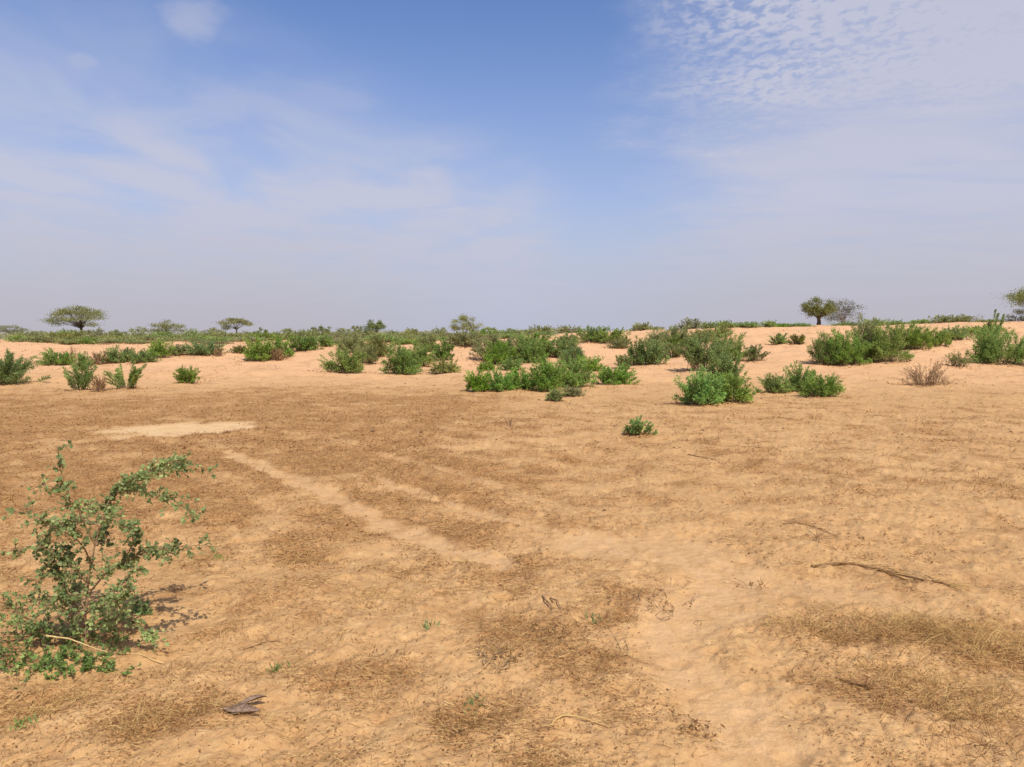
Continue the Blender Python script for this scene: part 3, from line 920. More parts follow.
def front_shrub():
    rng = np.random.RandomState(5)
    D0 = 3.78
    bx, by_ = (74 - CX) / F * D0, D0
    bz = float(height(bx, by_))
    root = thing('leafy_shrub', (bx, by_, bz), 'open green shrub with round leaves and arching branches in the left foreground', 'shrub')
    org = np.array([bx, by_, bz])
    base = (74, 648, 0)
    # branch: points (px, py, depth offset), start radius, leaf density per metre
    br = [
        ([base, (77, 610, .02), (83, 570, .05), (93, 530, .09), (106, 500, .12)], .011, 90),
        ([(93, 530, .09), (106, 500, .12), (126, 484, .16), (150, 473, .22), (180, 468, .27)], .007, 340),
        ([(106, 500, .12), (135, 477, .05), (160, 466, .02), (176, 461, .0)], .006, 260),
        ([(150, 473, .22), (178, 466, .3), (198, 468, .34), (214, 473, .36)], .003, 70),
        ([(118, 492, .13), (142, 494, .05), (168, 503, -.02), (192, 513, -.05)], .005, 170),
        ([(88, 548, .07), (76, 520, 0), (64, 498, -.06), (58, 478, -.1), (54, 446, -.12)], .006, 110),
        ([(66, 500, -.05), (52, 490, -.1), (36, 484, -.16)], .003, 160),
        ([(84, 565, .05), (66, 540, -.1), (46, 530, -.2), (30, 520, -.26), (6, 514, -.3)], .006, 150),
        ([(80, 590, .03), (55, 565, -.12), (30, 550, -.22), (-2, 553, -.28)], .006, 150),
        ([(55, 565, -.12), (36, 570, -.2), (26, 584, -.24), (30, 602, -.26)], .004, 150),
        ([(93, 530, .09), (72, 522, .2), (52, 528, .3), (36, 545, .34)], .006, 260),
        ([(88, 548, .07), (100, 540, .2), (92, 515, .28), (78, 505, .3)], .006, 260),
        ([(79, 600, .02), (98, 578, -.05), (116, 566, -.1), (138, 556, -.12), (160, 550, -.1)], .007, 260),
        ([(138, 556, -.12), (162, 553, -.05), (182, 548, .02), (204, 550, .08)], .004, 120),
        ([(116, 566, -.1), (126, 545, -.16), (128, 526, -.2)], .005, 230),
        ([(79, 605, .02), (108, 595, .12), (122, 578, .2), (134, 570, .24)], .006, 240),
        ([(76, 620, .0), (92, 610, -.14), (110, 604, -.22), (122, 590, -.24)], .006, 200),
        ([(76, 625, .0), (60, 600, -.1), (50, 578, -.14), (46, 552, -.16)], .007, 270),
        ([(76, 618, .0), (66, 588, .12), (62, 560, .2), (68, 536, .22)], .007, 250),
        ([base, (64, 630, -.1), (54, 612, -.18), (50, 596, -.2)], .006, 160),
        ([base, (92, 632, -.06), (112, 622, -.1), (132, 634, -.12), (144, 642, -.12)], .006, 180),
        ([base, (84, 620, .1), (100, 604, .2), (116, 608, .24)], .005, 180),
        ([(106, 500, .12), (100, 510, -.02), (112, 520, -.1), (118, 530, -.14)], .004, 170),
        ([base, (40, 640, -.1), (12, 622, -.16), (-6, 604, -.2)], .006, 120),
    ]
    bm, lm = MB(), MB()
    LC, LD, LN = [], [], []
    for pts, r0, dens in br:
        P = smooth_line([pt(x, y, D0 + o) for x, y, o in pts], 16) - org
        P += rng.normal(size=P.shape) * .004
        bm.tubes(P, r0 * .72 * np.linspace(1, .22, 16), 6)
        seg = np.linalg.norm(np.diff(P, axis=0), axis=1)
        L = seg.sum()
        # side twigs carrying the leaves
        nt = max(5, int(L * dens / 2.0))
        for k in range(nt):
            t = rng.uniform(.14, 1.0)
            i = min(int(t * 15), 14)
            p0 = P[i] + (P[i + 1] - P[i]) * (t * 15 - i)
            tan = P[i + 1] - P[i]
            tan /= np.linalg.norm(tan) + 1e-9
            d = tan * .7 + unit(rng, 1)[0] * .9 + np.array([0, 0, .12])
            d /= np.linalg.norm(d)
            ln = rng.uniform(.025, .095)
            p1 = p0 + d * ln * .55 + np.array([0, 0, -.004])
            p2 = p0 + d * ln + np.array([0, 0, -.012])
            bm.tubes(np.array([p0, p1, p2]), np.array([.0017, .0013, .0007]), 4)
            nl = rng.randint(3, 8)
            for q in range(nl):
                u = rng.uniform(.15, 1)
                c = p0 + (p2 - p0) * u
                LC.append(c)
                LD.append(d * .5 + unit(rng, 1)[0])
                LN.append(unit(rng, 1)[0] * .7 + np.array([.2, -.42, .6]))
    LC, LD, LN = np.array(LC), np.array(LD), np.array(LN)
    n = len(LC)
    sz = rng.uniform(.012, .028, n)
    lm.ovals(LC, LD, LN, sz, sz * rng.uniform(.62, .85, n))
    bm.obj('branches', REDTWIG, root, True)
    lm.obj('foliage', LEAF['near'], root)


front_shrub()


def creeper(px, py, rx, ry, n, label, seed, hmax=.16, leaf='creeper', name='ground_creeper', lsz=.024, asp=.6, cat='plant'):
    """low sprawling plant: many short stems rising from a patch of ground"""
    rng = np.random.RandomState(seed)
    cx, cy = W(px, py)
    bz = float(height(cx, cy))
    root = thing(name, (cx, cy, bz), label, cat)
    sm, lm = MB(), MB()
    ang = rng.uniform(0, 2 * math.pi, n)
    rad = np.sqrt(rng.uniform(0, 1, n))
    sx, sy = np.cos(ang) * rad * rx, np.sin(ang) * rad * ry
    gz = height(cx + sx, cy + sy) - bz
    B = np.stack([sx, sy, gz - .004], 1)
    hh = hmax * rng.uniform(.3, 1, n) * (1.1 - .6 * rad)
    lean = rng.normal(size=(n, 2)) * hmax * .6
    T = B + np.stack([lean[:, 0], lean[:, 1], hh], 1)
    C = B + np.stack([lean[:, 0] * .3, lean[:, 1] * .3, hh * .7], 1)
    t = np.linspace(0, 1, 5)[None, :, None]
    Q = (1 - t) ** 2 * B[:, None] + 2 * t * (1 - t) * C[:, None] + t * t * T[:, None]
    sm.tubes(Q, np.broadcast_to(np.array([.0022, .002, .0016, .0012, .0006]), (n, 5)), 4)
    per = 9
    t = rng.uniform(.2, 1, (n, per))[..., None]
    P = ((1 - t) ** 2 * B[:, None] + 2 * t * (1 - t) * C[:, None] + t * t * T[:, None]).reshape(-1, 3)
    k = len(P)
    d = unit(rng, k) + np.array([0, 0, .2])
    nr = unit(rng, k) * .7 + np.array([.1, -.2, .7])
    lm.ovals(P, d, nr, lsz * rng.uniform(.6, 1.25, k), lsz * asp * rng.uniform(.7, 1.2, k))
    sm.obj('stems', TWIG, root)
    lm.obj('foliage', LEAF[leaf], root)


creeper(36, 660, .42, .30, 105, 'sprawling low green plant in the left corner at the foot of the open shrub', 11, .15)
creeper(20, 615, .2, .25, 34, 'small leaved clump touching the left edge behind the sprawling plant', 12, .13)
creeper(128, 618, .09, .10, 26, 'bright yellow-green leafy seedlings at the right foot of the open shrub', 13, .08, 'near')
creeper(60, 680, .30, .10, 50, 'low green sprigs in front of the open shrub right of the straw stalk', 14, .07)

# ------------------------------------------------------------------ single objects on the ground


def ground_line(name, pxs, rad, label, cat, mat, lift=.004, fuzz=0, fuzzmat=None, seed=1, twigs=0):
    rng = np.random.RandomState(seed)
    pts = np.array([W(*p) for p in pxs])
    P = smooth_line(np.column_stack([pts, np.zeros(len(pts))]), 26)
    P[:, :2] += rng.normal(size=(26, 2)) * .0015
    hz_ = height(P[:, 0], P[:, 1])
    hz_ = np.convolve(np.pad(hz_, 5, mode='edge'), np.ones(11) / 11, 'valid')
    P[:, 2] = hz_ + (np.interp(np.arange(26), [0, 13, 25], [lift * .5, lift, lift * .5]) if lift < .05 else np.linspace(lift * 1.05, lift * .9, 26))
    o0 = P[0].copy()
    P = P - o0
    r = rad * np.linspace(1, .5, 26)
    mb = MB()
    mb.tubes(P, r, 6)
    for k in range(twigs):
        i = rng.randint(4, 24)
        d = unit(rng, 1)[0] * np.array([1, 1, .35])
        d[2] = abs(d[2])
        e = P[i] + d * rng.uniform(.05, .16)
        mb.tubes(np.array([P[i], (P[i] + e) / 2 + [0, 0, .01], e]), rad * np.array([.4, .3, .15]), 4)
    if fuzz:
        i = rng.randint(0, 25, fuzz)
        c = P[i] + rng.normal(size=(fuzz, 3)) * np.array([.02, .02, .004]) + np.array([0, 0, .004])
        tn = np.gradient(P, axis=0)[i]
        tn /= np.linalg.norm(tn, axis=1, keepdims=True)
        d = tn + unit(rng, fuzz) * .35
        mb.leaves(c, d, unit(rng, fuzz) + np.array([0, -.3, 1]), rng.uniform(.05, .2, fuzz), rng.uniform(.002, .005, fuzz), 1)
    o = mb.obj(name, [mat, fuzzmat or mat], loc=o0, smooth=True)
    tag(o, label, cat)
    return o


ground_line('dead_branch', [(817, 571), (850, 568), (880, 572), (915, 581), (945, 588), (966, 592)], .011, 'long thin dead branch wrapped in straw lying on sand at right', 'branch', DRYWOOD, .014, 150, STRAW, 3, 7)
ground_line('dead_twig', [(786, 528), (812, 531), (842, 541)], .0035, 'dark broken twig lying farther back than the long dead branch', 'twig', DRYWOOD, .008, 50, DARKSTRAW, 4, 4)
ground_line('straw_stalk', [(34, 679), (54, 682), (75, 686), (97, 692)], .0045, 'pale yellow straw stalk lying across the low green plant at left', 'stalk', STALK, .14)
ground_line('straw_stalk', [(112, 662), (135, 666), (155, 669)], .0035, 'short pale straw stalk on sand just right of the low green sprigs', 'stalk', STALK, .008)
ground_line('dry_root', [(552, 752), (556, 744), (566, 738), (580, 738), (596, 743), (612, 749)], .0045, 'curved pale root-like stalk on the ground at the bottom centre', 'stalk', STRAW, .012)
ground_line('stub_twig', [(543, 606), (549, 614), (553, 620)], .0055, 'left one of two short dark stub twigs near the middle foreground', 'twig', REDTWIG, .02)
ground_line('stub_twig', [(551, 607), (558, 614), (562, 621)], .0045, 'right one of two short dark stub twigs near the middle foreground', 'twig', REDTWIG, .02)
ground_line('dead_twig', [(690, 455), (704, 459), (722, 463)], .006, 'small dark twig on the open ground beyond the pale sand hollow', 'twig', DRYWOOD, .01, 20, DARKSTRAW, 6, 3)
ground_line('dead_twig', [(845, 693), (862, 697), (884, 702)], .007, 'dark stick lying at the left edge of the dry grass at lower right', 'twig', DRYWOOD, .01, 40, DARKSTRAW, 7, 3)
ground_line('dead_twig', [(236, 655), (256, 648), (274, 645)], .004, 'thin dark twig on sand above the grey curled husk', 'twig', DRYWOOD, .006, 0, None, 8, 2)


def upright_twigs(px, py, n, hmax, label, mat, seed, spread=.03, lean=.5, r=.002, name='dead_plant', cat='dead plant', leaf=0):
    rng = np.random.RandomState(seed)
    cx, cy = W(px, py)
    z = float(height(cx, cy))
    mb = MB()
    SP = []
    for k in range(n):
        b = np.array([rng.normal() * spread, rng.normal() * spread, 0])
        b[2] = float(height(cx + b[0], cy + b[1])) - z - .004
        h = hmax * rng.uniform(.5, 1)
        l = rng.normal(size=2) * lean * h
        e = b + np.array([l[0], l[1], h])
        SP.append((b, e))
        m_ = b * .5 + e * .5 + np.array([-l[0] * .15, -l[1] * .15, h * .08])
        mb.tubes(smooth_line([b, m_, e], 6), r * np.linspace(1, .35, 6), 5)
        for q in range(rng.randint(0, 4)):
            u = rng.uniform(.4, 1)
            p0 = b + (e - b) * u
            p1 = p0 + (unit(rng, 1)[0] + np.array([0, 0, .5])) * h * .22
            mb.tubes(np.array([p0, (p0 + p1) / 2, p1]), r * np.array([.6, .45, .25]), 4)
        mb.tubes(np.array([[0, 0, -.03], b * .6 + [0, 0, -.022], b]), r * np.array([1., 1., 1.]), 5)
    if leaf:
        c = np.array([b + (e - b) * u for (b, e), u in zip([SP[i] for i in rng.randint(0, len(SP), leaf)], rng.uniform(.1, 1, leaf))])
        mb.leaves(c, unit(rng, leaf), unit(rng, leaf) + np.array([0, 0, .6]), rng.uniform(.012, .03, leaf), rng.uniform(.006, .012, leaf), 1)
    o = mb.obj(name, [mat, DARKSTRAW], loc=(cx, cy, z))
    tag(o, label, cat)


upright_twigs(510, 428, 6, .2, 'small leafless dead stem standing alone in front of the bright green row', TWIG, 21, .03, .3, .005)
upright_twigs(630, 664, 3, .10, 'two or three thin dry stems sticking up near the middle foreground', TWIG, 22, .02, .6, .0018)
upright_twigs(655, 613, 34, .075, 'flat dark dead plant with spreading bare twigs at the edge of the pale sand', REDTWIG, 23, .11, 1.5, .0018, leaf=90)
upright_twigs(560, 640, 26, .05, 'dark reddish patch of broken twigs below the two stub twigs', REDTWIG, 24, .10, 1.5, .0016, leaf=80)
upright_twigs(700, 748, 30, .04, 'small brown dead tuft at the bottom on pale sand', REDTWIG, 25, .05, 1.3, .0014, leaf=60)
upright_twigs(820, 548, 4, .10, 'small forked dead stem standing above the long dead branch', REDTWIG, 26, .03, .6, .0035)
upright_twigs(758, 590, 10, .05, 'dark little dead weed on pale sand left of the long dead branch', REDTWIG, 27, .06, 1.4, .002, leaf=30)
upright_twigs(500, 678, 40, .06, 'olive brown dead tuft left of the thin dry stems', TWIG, 28, .07, 1.2, .0015, leaf=70)


def husk():
    """a curled strip of dry grey bark: a rounded scoop with a narrow folded flap"""
    cx, cy = W(236, 730)
    z = float(height(cx, cy))
    mb = MB()

    def sheet(line, widths, curl, lift, tilt):
        P = smooth_line(line, 18)
        wv = np.interp(np.linspace(0, 1, 18), np.linspace(0, 1, len(widths)), widths)
        T = np.gradient(P, axis=0)
        T /= np.linalg.norm(T, axis=1, keepdims=True)
        S = np.cross(T, np.array([0, 0, 1.]))
        S /= np.linalg.norm(S, axis=1, keepdims=True)
        n = 9
        rows = []
        for sgn in (1, -1):
            for j in range(n):
                u = j / (n - 1) * 2 - 1
                up = curl * (u * u) + tilt * u + .004 * np.sin(7 * np.linspace(0, 1, 18) + u * 2) + lift
                rows.append(P + S * (wv * u)[:, None] + np.array([0, 0, 1.]) * (up * wv / .03 + (.0015 if sgn > 0 else -.0015))[:, None])
        v = np.array(rows)          # 2n x 18 x 3
        k = v.shape[0]
        loop = list(range(n)) + list(range(2 * n - 1, n - 1, -1))
        v = v[loop]
        idx = np.arange(k * 18).reshape(k, 18)
        a = idx
        b = np.roll(idx, -1, 0)
        f = np.stack([a[:, :-1], a[:, 1:], b[:, 1:], b[:, :-1]], -1).reshape(-1, 4)
        mb.add(v.reshape(-1, 3), f)
    k = 1 / 3.06
    s = .00408
    # main scoop: from the rounded left end to the ragged right tail
    sheet([(-.098, .004, .014), (-.06, -.02, .006), (-.01, -.032, .004), (.05, -.036, .006), (.088, -.03, .010)], [.006, .030, .042, .047, .045, .040, .033, .024, .008], .010, .006, .004)
    # narrow folded flap towards the upper right
    sheet([(-.05, .0, .016), (-.005, .035, .022), (.04, .072, .024), (.078, .100, .020)], [.008, .014, .019, .022, .023, .020, .006], .016, .004, .006)
    o = mb.obj('bark_husk', HUSK, loc=(cx, cy, z), smooth=True)
    o.scale = (.82, .82, .82)
    tag(o, 'curled grey-brown piece of dry bark lying on sand at lower left', 'bark')


husk()


def grass_tuft(px, py, n, hmax, spread, label, group, seed, mat=None, name='dry_grass_tuft'):
    rng = np.random.RandomState(seed)
    cx, cy = W(px, py)
    z = float(height(cx, cy))
    mb = MB()
    b = rng.normal(size=(n, 3)) * spread
    b[:, 2] = height(cx + b[:, 0], cy + b[:, 1]) - z - .004
    h = hmax * rng.uniform(.35, 1, n)
    ln = rng.normal(size=(n, 2)) * 1.1
    e = b + np.column_stack([ln[:, 0] * h, ln[:, 1] * h, h * rng.uniform(.3, 1, n)])
    m_ = b + (e - b) * .5 + np.column_stack([np.zeros(n), np.zeros(n), h * .16])
    Q = np.stack([b, m_, e], 1)
    r = rng.uniform(.0008, .0016, n)[:, None] * np.array([[1, .8, .4]])
    mb.tubes(Q, r, 3)
    Q2 = np.stack([np.repeat(np.array([[0, 0, -.03]]), n, 0), b * np.array([.6, .6, 0]) + np.array([0, 0, -.028]), b], 1)
    mb.tubes(Q2, np.full((n, 3), .0012), 3)
    o = mb.obj(name, mat or STRAW, loc=(cx, cy, z))
    tag(o, label, 'dry grass', group)


gr = 'tufts of the dry grass at lower right'
for k, (px, py, n, h, sp, mt) in enumerate([
        (775, 636, 60, .05, .05, STRAW), (820, 640, 130, .09, .07, STRAW), (850, 646, 150, .10, .08, DARKSTRAW), (885, 645, 220, .12, .09, STRAW), (912, 652, 200, .10, .09, DARKSTRAW),
        (940, 640, 240, .12, .10, STRAW), (968, 652, 160, .12, .10, STRAW), (1000, 660, 240, .13, .10, STRAW), (1030, 650, 200, .13, .10, STRAW),
        (905, 690, 140, .07, .08, STRAW), (940, 715, 160, .08, .08, DARKSTRAW), (975, 725, 180, .09, .08, STRAW), (1010, 720, 200, .10, .09, STRAW), (955, 690, 140, .08, .08, STRAW),
        (1000, 755, 180, .08, .08, DARKSTRAW), (900, 725, 90, .05, .05, DARKSTRAW)]):
    grass_tuft(px, py, int(n * .7), h * 1.1, sp * 1.25, 'straw coloured tuft in the dry grass at lower right', gr, 200 + k, mt)
gr = 'tufts of trampled dry grass in the foreground'
for k, (px, py, n, h, sp, mt) in enumerate([
        (135, 745, 90, .08, .06, STRAW), (185, 735, 80, .06, .06, DARKSTRAW), (60, 705, 120, .06, .09, STRAW), (20, 720, 120, .07, .09, STRAW), (160, 680, 70, .05, .06, DARKSTRAW),
        (375, 600, 120, .06, .09, STRAW), (300, 560, 110, .07, .1, STRAW), (500, 668, 120, .04, .07, STRAW), (470, 745, 90, .05, .06, DARKSTRAW), (590, 690, 90, .04, .08, DARKSTRAW),
        (400, 575, 90, .06, .1, DARKSTRAW), (180, 560, 100, .08, .1, STRAW), (330, 650, 60, .04, .06, STRAW), (280, 745, 60, .05, .05, STRAW)]):
    grass_tuft(px, py, n, h, sp, 'low trampled tuft of dry straw on the foreground sand', gr, 300 + k, mt)
gs = 'tiny green seedlings on the foreground sand'
for k, (px, py) in enumerate([(268, 680), (215, 562), (472, 722), (425, 636), (597, 630), (8, 740)]):
    rng = np.random.RandomState(400 + k)
    cx, cy = W(px, py)
    z = float(height(cx, cy))
    mb = MB()
    n = 26
    c = rng.normal(size=(n, 3)) * .028
    c[:, 2] = height(cx + c[:, 0], cy + c[:, 1]) - z
    mb.leaves(c, unit(rng, n) * .6 + np.array([0, 0, .9]), unit(rng, n), rng.uniform(.02, .05, n), rng.uniform(.005, .009, n))
    o = mb.obj('green_seedling', LEAF['creeper'], loc=(cx, cy, z))
    tag(o, 'tiny pale green seedling among dry straw on the sand', 'seedling', gs)


# ------------------------------------------------------------------ uncountable litter
def scatter(rng, n, ymin, ymax, power=1.0, thr=None, field=litter_mask, marg=1.12):
    u = rng.uniform(0, 1, n * 4)
    y = ymin * (ymax / ymin) ** (u ** power)
    x = rng.uniform(-1, 1, n * 4) * y * .69 * marg
    keep = (field(x, y) ** 1.6 + .035) * (1 - .85 * pale_mask(x, y)) > rng.uniform(0, 1, n * 4)
    x, y = x[keep][:n], y[keep][:n]
    return x, y, height(x, y)


rng = np.random.RandomState(77)
mb = MB()
for (n, a, b, l0, l1, w0, w1) in ((26000, 2.3, 5.0, .015, .085, .0011, .0026), (22000, 4.5, 9.5, .025, .11, .002, .0045), (16000, 9, 21, .04, .14, .003, .006)):
    x, y, z = scatter(rng, n, a, b)
    k = len(x)
    an = rng.normal(size=k) * .9 + np.where(rng.uniform(size=k) < .5, 0, math.pi)
    d = np.column_stack([np.cos(an), np.sin(an), rng.normal(size=k) * .10 + .03])
    nr = np.column_stack([rng.normal(size=k) * .4, rng.normal(size=k) * .4, np.ones(k)])
    p = np.column_stack([x, y, z + .003 + rng.uniform(0, .006, k)])
    mt = (rng.uniform(size=k) < (.45 if a < 4 else .65 if a < 8 else .85)).astype(int)
    L_ = rng.uniform(l0, l1, k) * rng.uniform(.3, 1, k)
    W_ = rng.uniform(w0, w1, k)
    for q in (0, 1):
        s = mt == q
        mb.leaves(p[s], d[s], nr[s], L_[s], W_[s], q, 0, 'strip')
tag(mb.obj('straw_litter', [STRAW, DARKSTRAW]), 'loose dry straw strewn over the sandy ground', 'straw litter', kind='stuff')

mb = MB()
for (n, a, b, h0, h1, w_) in ((5000, 3.2, 8, .015, .05, .0022), (9000, 7, 14, .02, .07, .005), (7000, 13, 23, .02, .07, .007)):
    x, y, z = scatter(rng, n, a, b, field=lambda x, y: np.clip(litter_mask(x, y) * 1.15 - .15, 0, 1))
    k = len(x)
    d = np.column_stack([rng.normal(size=k) * .9, rng.normal(size=k) * .7, rng.uniform(.15, 1, k)])
    mb.leaves(np.column_stack([x, y, z - .003]), d, unit(rng, k), rng.uniform(h0, h1, k) * 1.3, np.full(k, w_) * rng.uniform(.6, 1.3, k), (0 if a < 5 else 0), 0, 'strip')
tag(mb.obj('dry_stubble', [DARKSTRAW]), 'short dry grass stubble covering the brown parts of the ground', 'dry stubble', kind='stuff')

mb = MB()
for (n, a, b, l0, l1) in ((24000, 2.3, 5.5, .005, .017), (20000, 5, 11, .009, .028), (12000, 10, 22, .02, .05)):
    x, y, z = scatter(rng, n, a, b)
    k = len(x)
    an = rng.uniform(0, 6.283, k)
    d = np.column_stack([np.cos(an), np.sin(an), rng.normal(size=k) * .3])
    nr = np.column_stack([rng.normal(size=k) * .5, rng.normal(size=k) * .5, np.ones(k)])
    L_ = rng.uniform(l0, l1, k)
    mb.leaves(np.column_stack([x, y, z + .003 + L_ * .12]), d, nr, L_, L_ * rng.uniform(.25, .6, k), 0, .25)
for (X_, Y_, w_, d_) in FEET:
    k = int(110 * min(w_, 2.5))
    t_, r_ = rng.uniform(0, 6.283, k), np.abs(rng.normal(size=k)) * .28 + .25
    x, y = X_ + np.cos(t_) * r_ * w_ * 1.05 - .1 * w_, Y_ + np.sin(t_) * r_ * d_ * 1.1
    L_ = rng.uniform(.03, .09, k) * max(1, Y_ / 26)
    mb.leaves(np.column_stack([x, y, height(x, y) + .012]), unit(rng, k) * np.array([1, 1, .35]) + np.array([0, 0, .12]), unit(rng, k) + np.array([0, 0, .8]), L_, L_ * .4)
k = 5200
y = 21 * (52 / 21) ** rng.uniform(size=k)
x = rng.uniform(-.78, .78, k) * y
ok = fbm(x, y, 3.5, 3, 99) + .25 * rng.normal(size=k) > .05
x, y = x[ok], y[ok]
k = len(x)
L_ = rng.uniform(.03, .10, k) * y / 26
mb.leaves(np.column_stack([x, y, height(x, y) + .01]), unit(rng, k) * np.array([1, 1, .4]) + np.array([0, 0, .2]), unit(rng, k) + np.array([0, 0, .8]), L_, L_ * .3)
tag(mb.obj('leaf_litter', [FLAKE]), 'small brown flakes of dead leaf strewn over the ground', 'leaf litter', kind='stuff')

# crumbs of earth, dung and leaf
mb = MB()
ico = np.array([[0, 0, 1], [1, 0, 0], [0, 1, 0], [-1, 0, 0], [0, -1, 0]], float)
for (n, a, b, s0, s1) in ((420, 2.3, 6, .003, .010), (380, 5, 12, .006, .018), (300, 11, 26, .012, .04)):
    u = rng.uniform(0, 1, n)
    y = a * (b / a) ** u
    x = rng.uniform(-1, 1, n) * y * .77
    z = height(x, y)
    s = (rng.uniform(0, 1, n) ** 2.2 * (s1 - s0) + s0) * np.where(pale_mask(x, y) > .35, .35, 1)
    for i in range(n):
        v = ico * (1 + rng.normal(size=(5, 1)) * .25) * np.array([s[i] * rng.uniform(.8, 1.6), s[i] * rng.uniform(.8, 1.4), s[i] * .7])
        v[1:, 2] = -.002
        a_ = rng.uniform(0, 6.28)
        ca, sa = math.cos(a_), math.sin(a_)
        v = np.column_stack([v[:, 0] * ca - v[:, 1] * sa, v[:, 0] * sa + v[:, 1] * ca, v[:, 2]]) + np.array([x[i], y[i], z[i]])
        mb.add(v, [[0, 1, 2, 2], [0, 2, 3, 3], [0, 3, 4, 4], [0, 4, 1, 1]] if False else [[0, 1, 2, 3], [0, 3, 4, 1]])
tag(mb.obj('soil_crumbs', [CLOD]), 'dark crumbs of soil and dung scattered on the sand', 'soil crumbs', kind='stuff')

mb = MB()
n = 9000
d_ = 82 * (700 / 82) ** (rng.uniform(size=n) ** 1.5)
a_ = rng.uniform(-R(48), R(48), n)
x, y = d_ * np.sin(a_), d_ * np.cos(a_)
ok = fbm(x, y, 30, 3, 133) + .3 * rng.normal(size=n) > -.1
x, y = x[ok], y[ok]
n = len(x)
hh = (.16 + .75 * sstep(fbm(x, y, 22, 3, 131), -.25, .9)) * rng.uniform(.6, 1.2, n) * (1 + .5 * (rng.uniform(size=n) < .08))
z = macro(x, y)
per = 14
c = np.column_stack([x, y, z + .35 * hh])[:, None] + rng.normal(size=(n, per, 3)) * (hh[:, None, None] * np.array([.8, .8, .28]))
c = c.reshape(-1, 3)
k = len(c)
sz = rng.uniform(.14, .32, k)
mb.leaves(c, unit(rng, k), unit(rng, k) + np.array([0, -.2, .6]), sz, sz * .55)
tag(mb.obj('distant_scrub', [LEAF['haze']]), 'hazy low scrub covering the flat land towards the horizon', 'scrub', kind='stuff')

# ------------------------------------------------------------------ camera, sun, sky
cam = bpy.data.cameras.new('camera')
cam.sensor_width = 36
cam.lens = 36 * F / 1024
cam.clip_end = 20000
cam.clip_start = .05
co = bpy.data.objects.new('camera', cam)
COL.objects.link(co)
co.location = (0, 0, EYE)
co.rotation_euler = (math.pi / 2 - math.atan((383.5 - HY) / F), 0, 0)
scene.camera = co

EL = R(54)
hz = np.array([.48, -.877])
sv = Vector((hz[0] * math.cos(EL), hz[1] * math.cos(EL), math.sin(EL)))
sl = bpy.data.lights.new('sun', 'SUN')
sl.energy = 4.3
sl.angle = R(.55)
sl.color = (1, .94, .83)
so = bpy.data.objects.new('sun', sl)
COL.objects.link(so)
so.location = (5, -5, 12)
so.rotation_euler = (-sv).to_track_quat('-Z', 'Y').to_euler()

wd = bpy.data.worlds.new('World')
scene.world = wd
wd.use_nodes = True
N, L = wd.node_tree.nodes, wd.node_tree.links
N.clear()


def M(op, a, b=0.0, c=0.0, clamp=False):
    t = N.new('ShaderNodeMath')
    t.operation = op
    t.use_clamp = clamp
    for i, q in enumerate((a, b, c)):
        if isinstance(q, (int, float)):
            t.inputs[i].default_value = q
        else:
            L.new(q, t.inputs[i])
    return t.outputs[0]


def SS(v, a, b, c=0., d=1.):
    t = N.new('ShaderNodeMapRange')
    t.interpolation_type = 'SMOOTHSTEP'
    for i, q in enumerate((v, a, b, c, d)):
        if isinstance(q, (int, float)):
            t.inputs[i].default_value = q
        else:
            L.new(q, t.inputs[i])
    return t.outputs[0]


def MIX(f, a, b):
    t = N.new('ShaderNodeMix')
    t.data_type = 'RGBA'
    if isinstance(f, (int, float)):
        t.inputs[0].default_value = f
    else:
        L.new(f, t.inputs[0])
    for i, q in ((6, a), (7, b)):
        if isinstance(q, tuple):
            t.inputs[i].default_value = (*q, 1)
        else:
            L.new(q, t.inputs[i])
    return t.outputs[2]


STR = .1
tc = N.new('ShaderNodeTexCoord')
sep = N.new('ShaderNodeSeparateXYZ')
L.new(tc.outputs['Generated'], sep.inputs[0])
dx, dy, dz = sep.outputs
el = M('ARCSINE', M('MAXIMUM', dz, 0.0))
az = M('ARCTAN2', dx, dy)
# coordinates on a flat cloud layer high above
den = M('ADD', M('MAXIMUM', dz, 0.0), .06)
cu, cv = M('DIVIDE', dx, den), M('DIVIDE', dy, den)


def NZ(sx, sy, scale, detail=4, rough=.55, rot=0.0, w=0.0, dist=0.0):
    cb = N.new('ShaderNodeCombineXYZ')
    L.new(cu, cb.inputs[0])
    L.new(cv, cb.inputs[1])
    cb.inputs[2].default_value = w
    mp = N.new('ShaderNodeMapping')
    mp.inputs['Rotation'].default_value = (0, 0, rot)
    mp.inputs['Scale'].default_value = (sx, sy, 1)
    L.new(cb.outputs[0], mp.inputs[0])
    t = N.new('ShaderNodeTexNoise')
    t.inputs['Scale'].default_value = scale
    t.inputs['Detail'].default_value = detail
    t.inputs['Roughness'].default_value = rough
    t.inputs['Distortion'].default_value = dist
    L.new(mp.outputs[0], t.inputs['Vector'])
    return t.outputs[0]


sky = N.new('ShaderNodeTexSky')
sky.sky_type = 'NISHITA'
sky.sun_disc = False
sky.sun_elevation = EL
sky.sun_rotation = math.atan2(hz[0], hz[1])
sky.altitude = 200
sky.air_density = 1.0
sky.dust_density = 1.2
sky.ozone_density = 2.0
base = sky.outputs[0]
# deepen the clear blue overhead, dusty lavender haze low down
tint = N.new('ShaderNodeMix')
tint.data_type = 'RGBA'
tint.blend_type = 'MULTIPLY'
tint.inputs[0].default_value = 1
L.new(base, tint.inputs[6])
tint.inputs[7].default_value = (1.05, 1.18, 1.52, 1)
base = tint.outputs[2]
hazef = M('POWER', M('SUBTRACT', 1.0, M('MINIMUM', M('DIVIDE', el, .42), 1.0)), 1.5)
base = MIX(M('MULTIPLY', hazef, .95), base, (5.25, 5.25, 6.25))

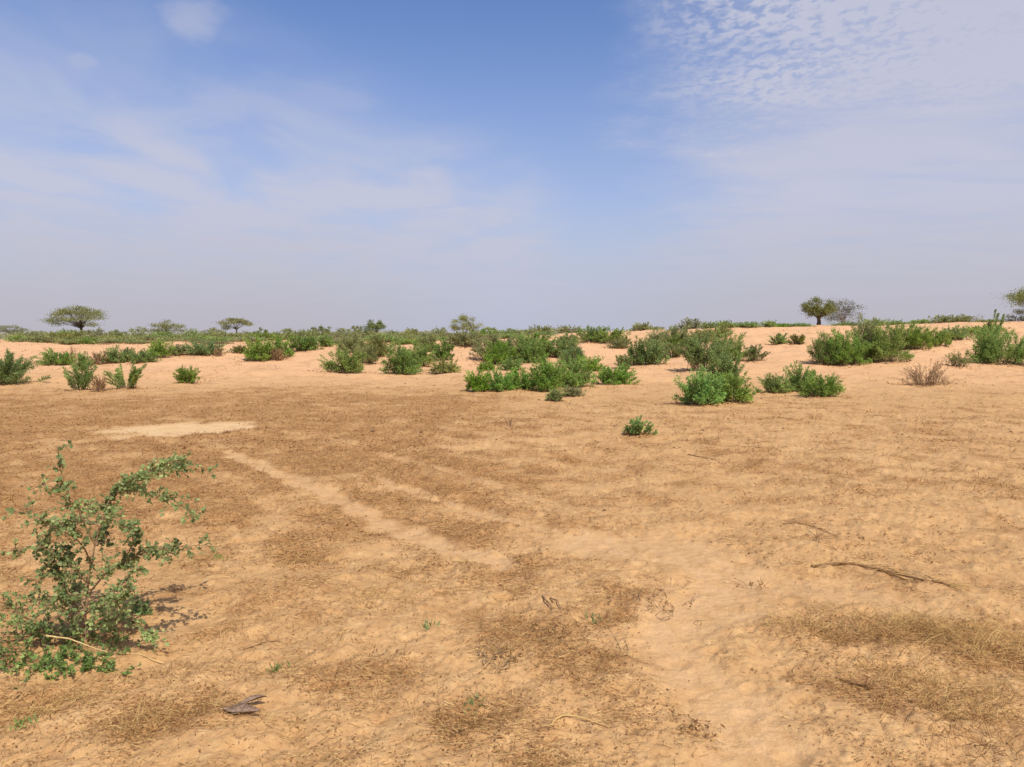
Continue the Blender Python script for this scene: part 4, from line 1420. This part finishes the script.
# left veil: below a line falling to the right
wob = M('MULTIPLY', M('SUBTRACT', NZ(1, 1, 1.1, 4), .5), .22)
line = M('ADD', M('SUBTRACT', M('ADD', .19, M('MULTIPLY', M('SUBTRACT', .06, az), .45)), el), wob)
veilL = M('MULTIPLY', SS(line, -.07, .11), SS(M('ADD', az, wob), .10, .0))
veilL = M('MULTIPLY', veilL, SS(NZ(1.0, .6, 2.0, 6, .5, .5, 3.0, .4), .28, .66, .22, 1.0))
veilL = M('MULTIPLY', veilL, SS(el, .15, .36, 1.0, .25))
# right veil
wob2 = M('MULTIPLY', M('SUBTRACT', NZ(1, 1, 1.9, 6, .6, 0, 5.0), .5), .30)
edge = M('ADD', M('SUBTRACT', az, M('MULTIPLY', el, -.02)), wob2)
veilR = SS(edge, .13, .36)
veilR = M('MULTIPLY', veilR, SS(NZ(.6, 1.2, 1.6, 5, .55, -.5, 9.0, .4), .28, .60, .45, .88))
# dapples of a mackerel sky in the upper part of the right veil
dap = NZ(1.0, .8, 27.0, 3, .55, .45, 1.0, .35)
dapm = SS(M('ADD', dap, M('MULTIPLY', M('SUBTRACT', NZ(1, 1, 3.2, 3, .5, 0, 7.0), .5), .35)), .34, .62)
upper = M('MULTIPLY', SS(M('ADD', el, wob2), .20, .34), SS(edge, .09, .25))
thin = M('MULTIPLY', upper, SS(edge, .62, .22, .35, 1.0))
rt = M('MULTIPLY', M('ADD', veilR, M('MULTIPLY', upper, .35)), M('SUBTRACT', 1.0, M('MULTIPLY', thin, M('MULTIPLY', M('SUBTRACT', 1.0, dapm), .68))))
rt = M('MINIMUM', rt, .9)
# two small separate puffs at upper left
cl = M('MAXIMUM', M('MINIMUM', veilL, .85), rt)


def puff(px, py, rx, ry, a):
    ca = math.atan((px - CX) / F)
    ce = math.atan((HY - py) / F * math.cos(ca))
    q = M('SQRT', M('ADD', M('POWER', M('DIVIDE', M('SUBTRACT', az, ca), rx), 2.0), M('POWER', M('DIVIDE', M('SUBTRACT', el, ce), ry), 2.0)))
    q = M('ADD', q, M('MULTIPLY', M('SUBTRACT', NZ(1, 1, 5, 5, .6, 0, 2.0), .5), 1.2))
    return SS(q, 1.1, .1, 0, a)


for a_ in ((198, 26, .055, .035, .5), (92, 70, .03, .018, .45), (165, 100, .06, .03, .25), (330, 110, .10, .05, .3)):
    cl = M('MAXIMUM', cl, puff(*a_))
colr = MIX(cl, base, (5.7, 5.8, 6.95))
low = M('POWER', M('SUBTRACT', 1.0, M('MINIMUM', M('DIVIDE', el, .17), 1.0)), 1.2)
dust = MIX(SS(M('ABSOLUTE', M('SUBTRACT', az, .03)), .34, .04), (4.85, 4.65, 5.2), (4.85, 5.05, 6.2))
colr = MIX(M('MULTIPLY', low, .9), colr, dust)
bg = N.new('ShaderNodeBackground')
bg.inputs['Strength'].default_value = STR
L.new(colr, bg.inputs['Color'])
wo = N.new('ShaderNodeOutputWorld')
L.new(bg.outputs[0], wo.inputs[0])

scene.view_settings.view_transform = 'Standard'
scene.view_settings.look = 'None'
scene.view_settings.exposure = 0
scene.view_settings.gamma = 1
scene.cycles.max_bounces = 6
scene.cycles.transparent_max_bounces = 4
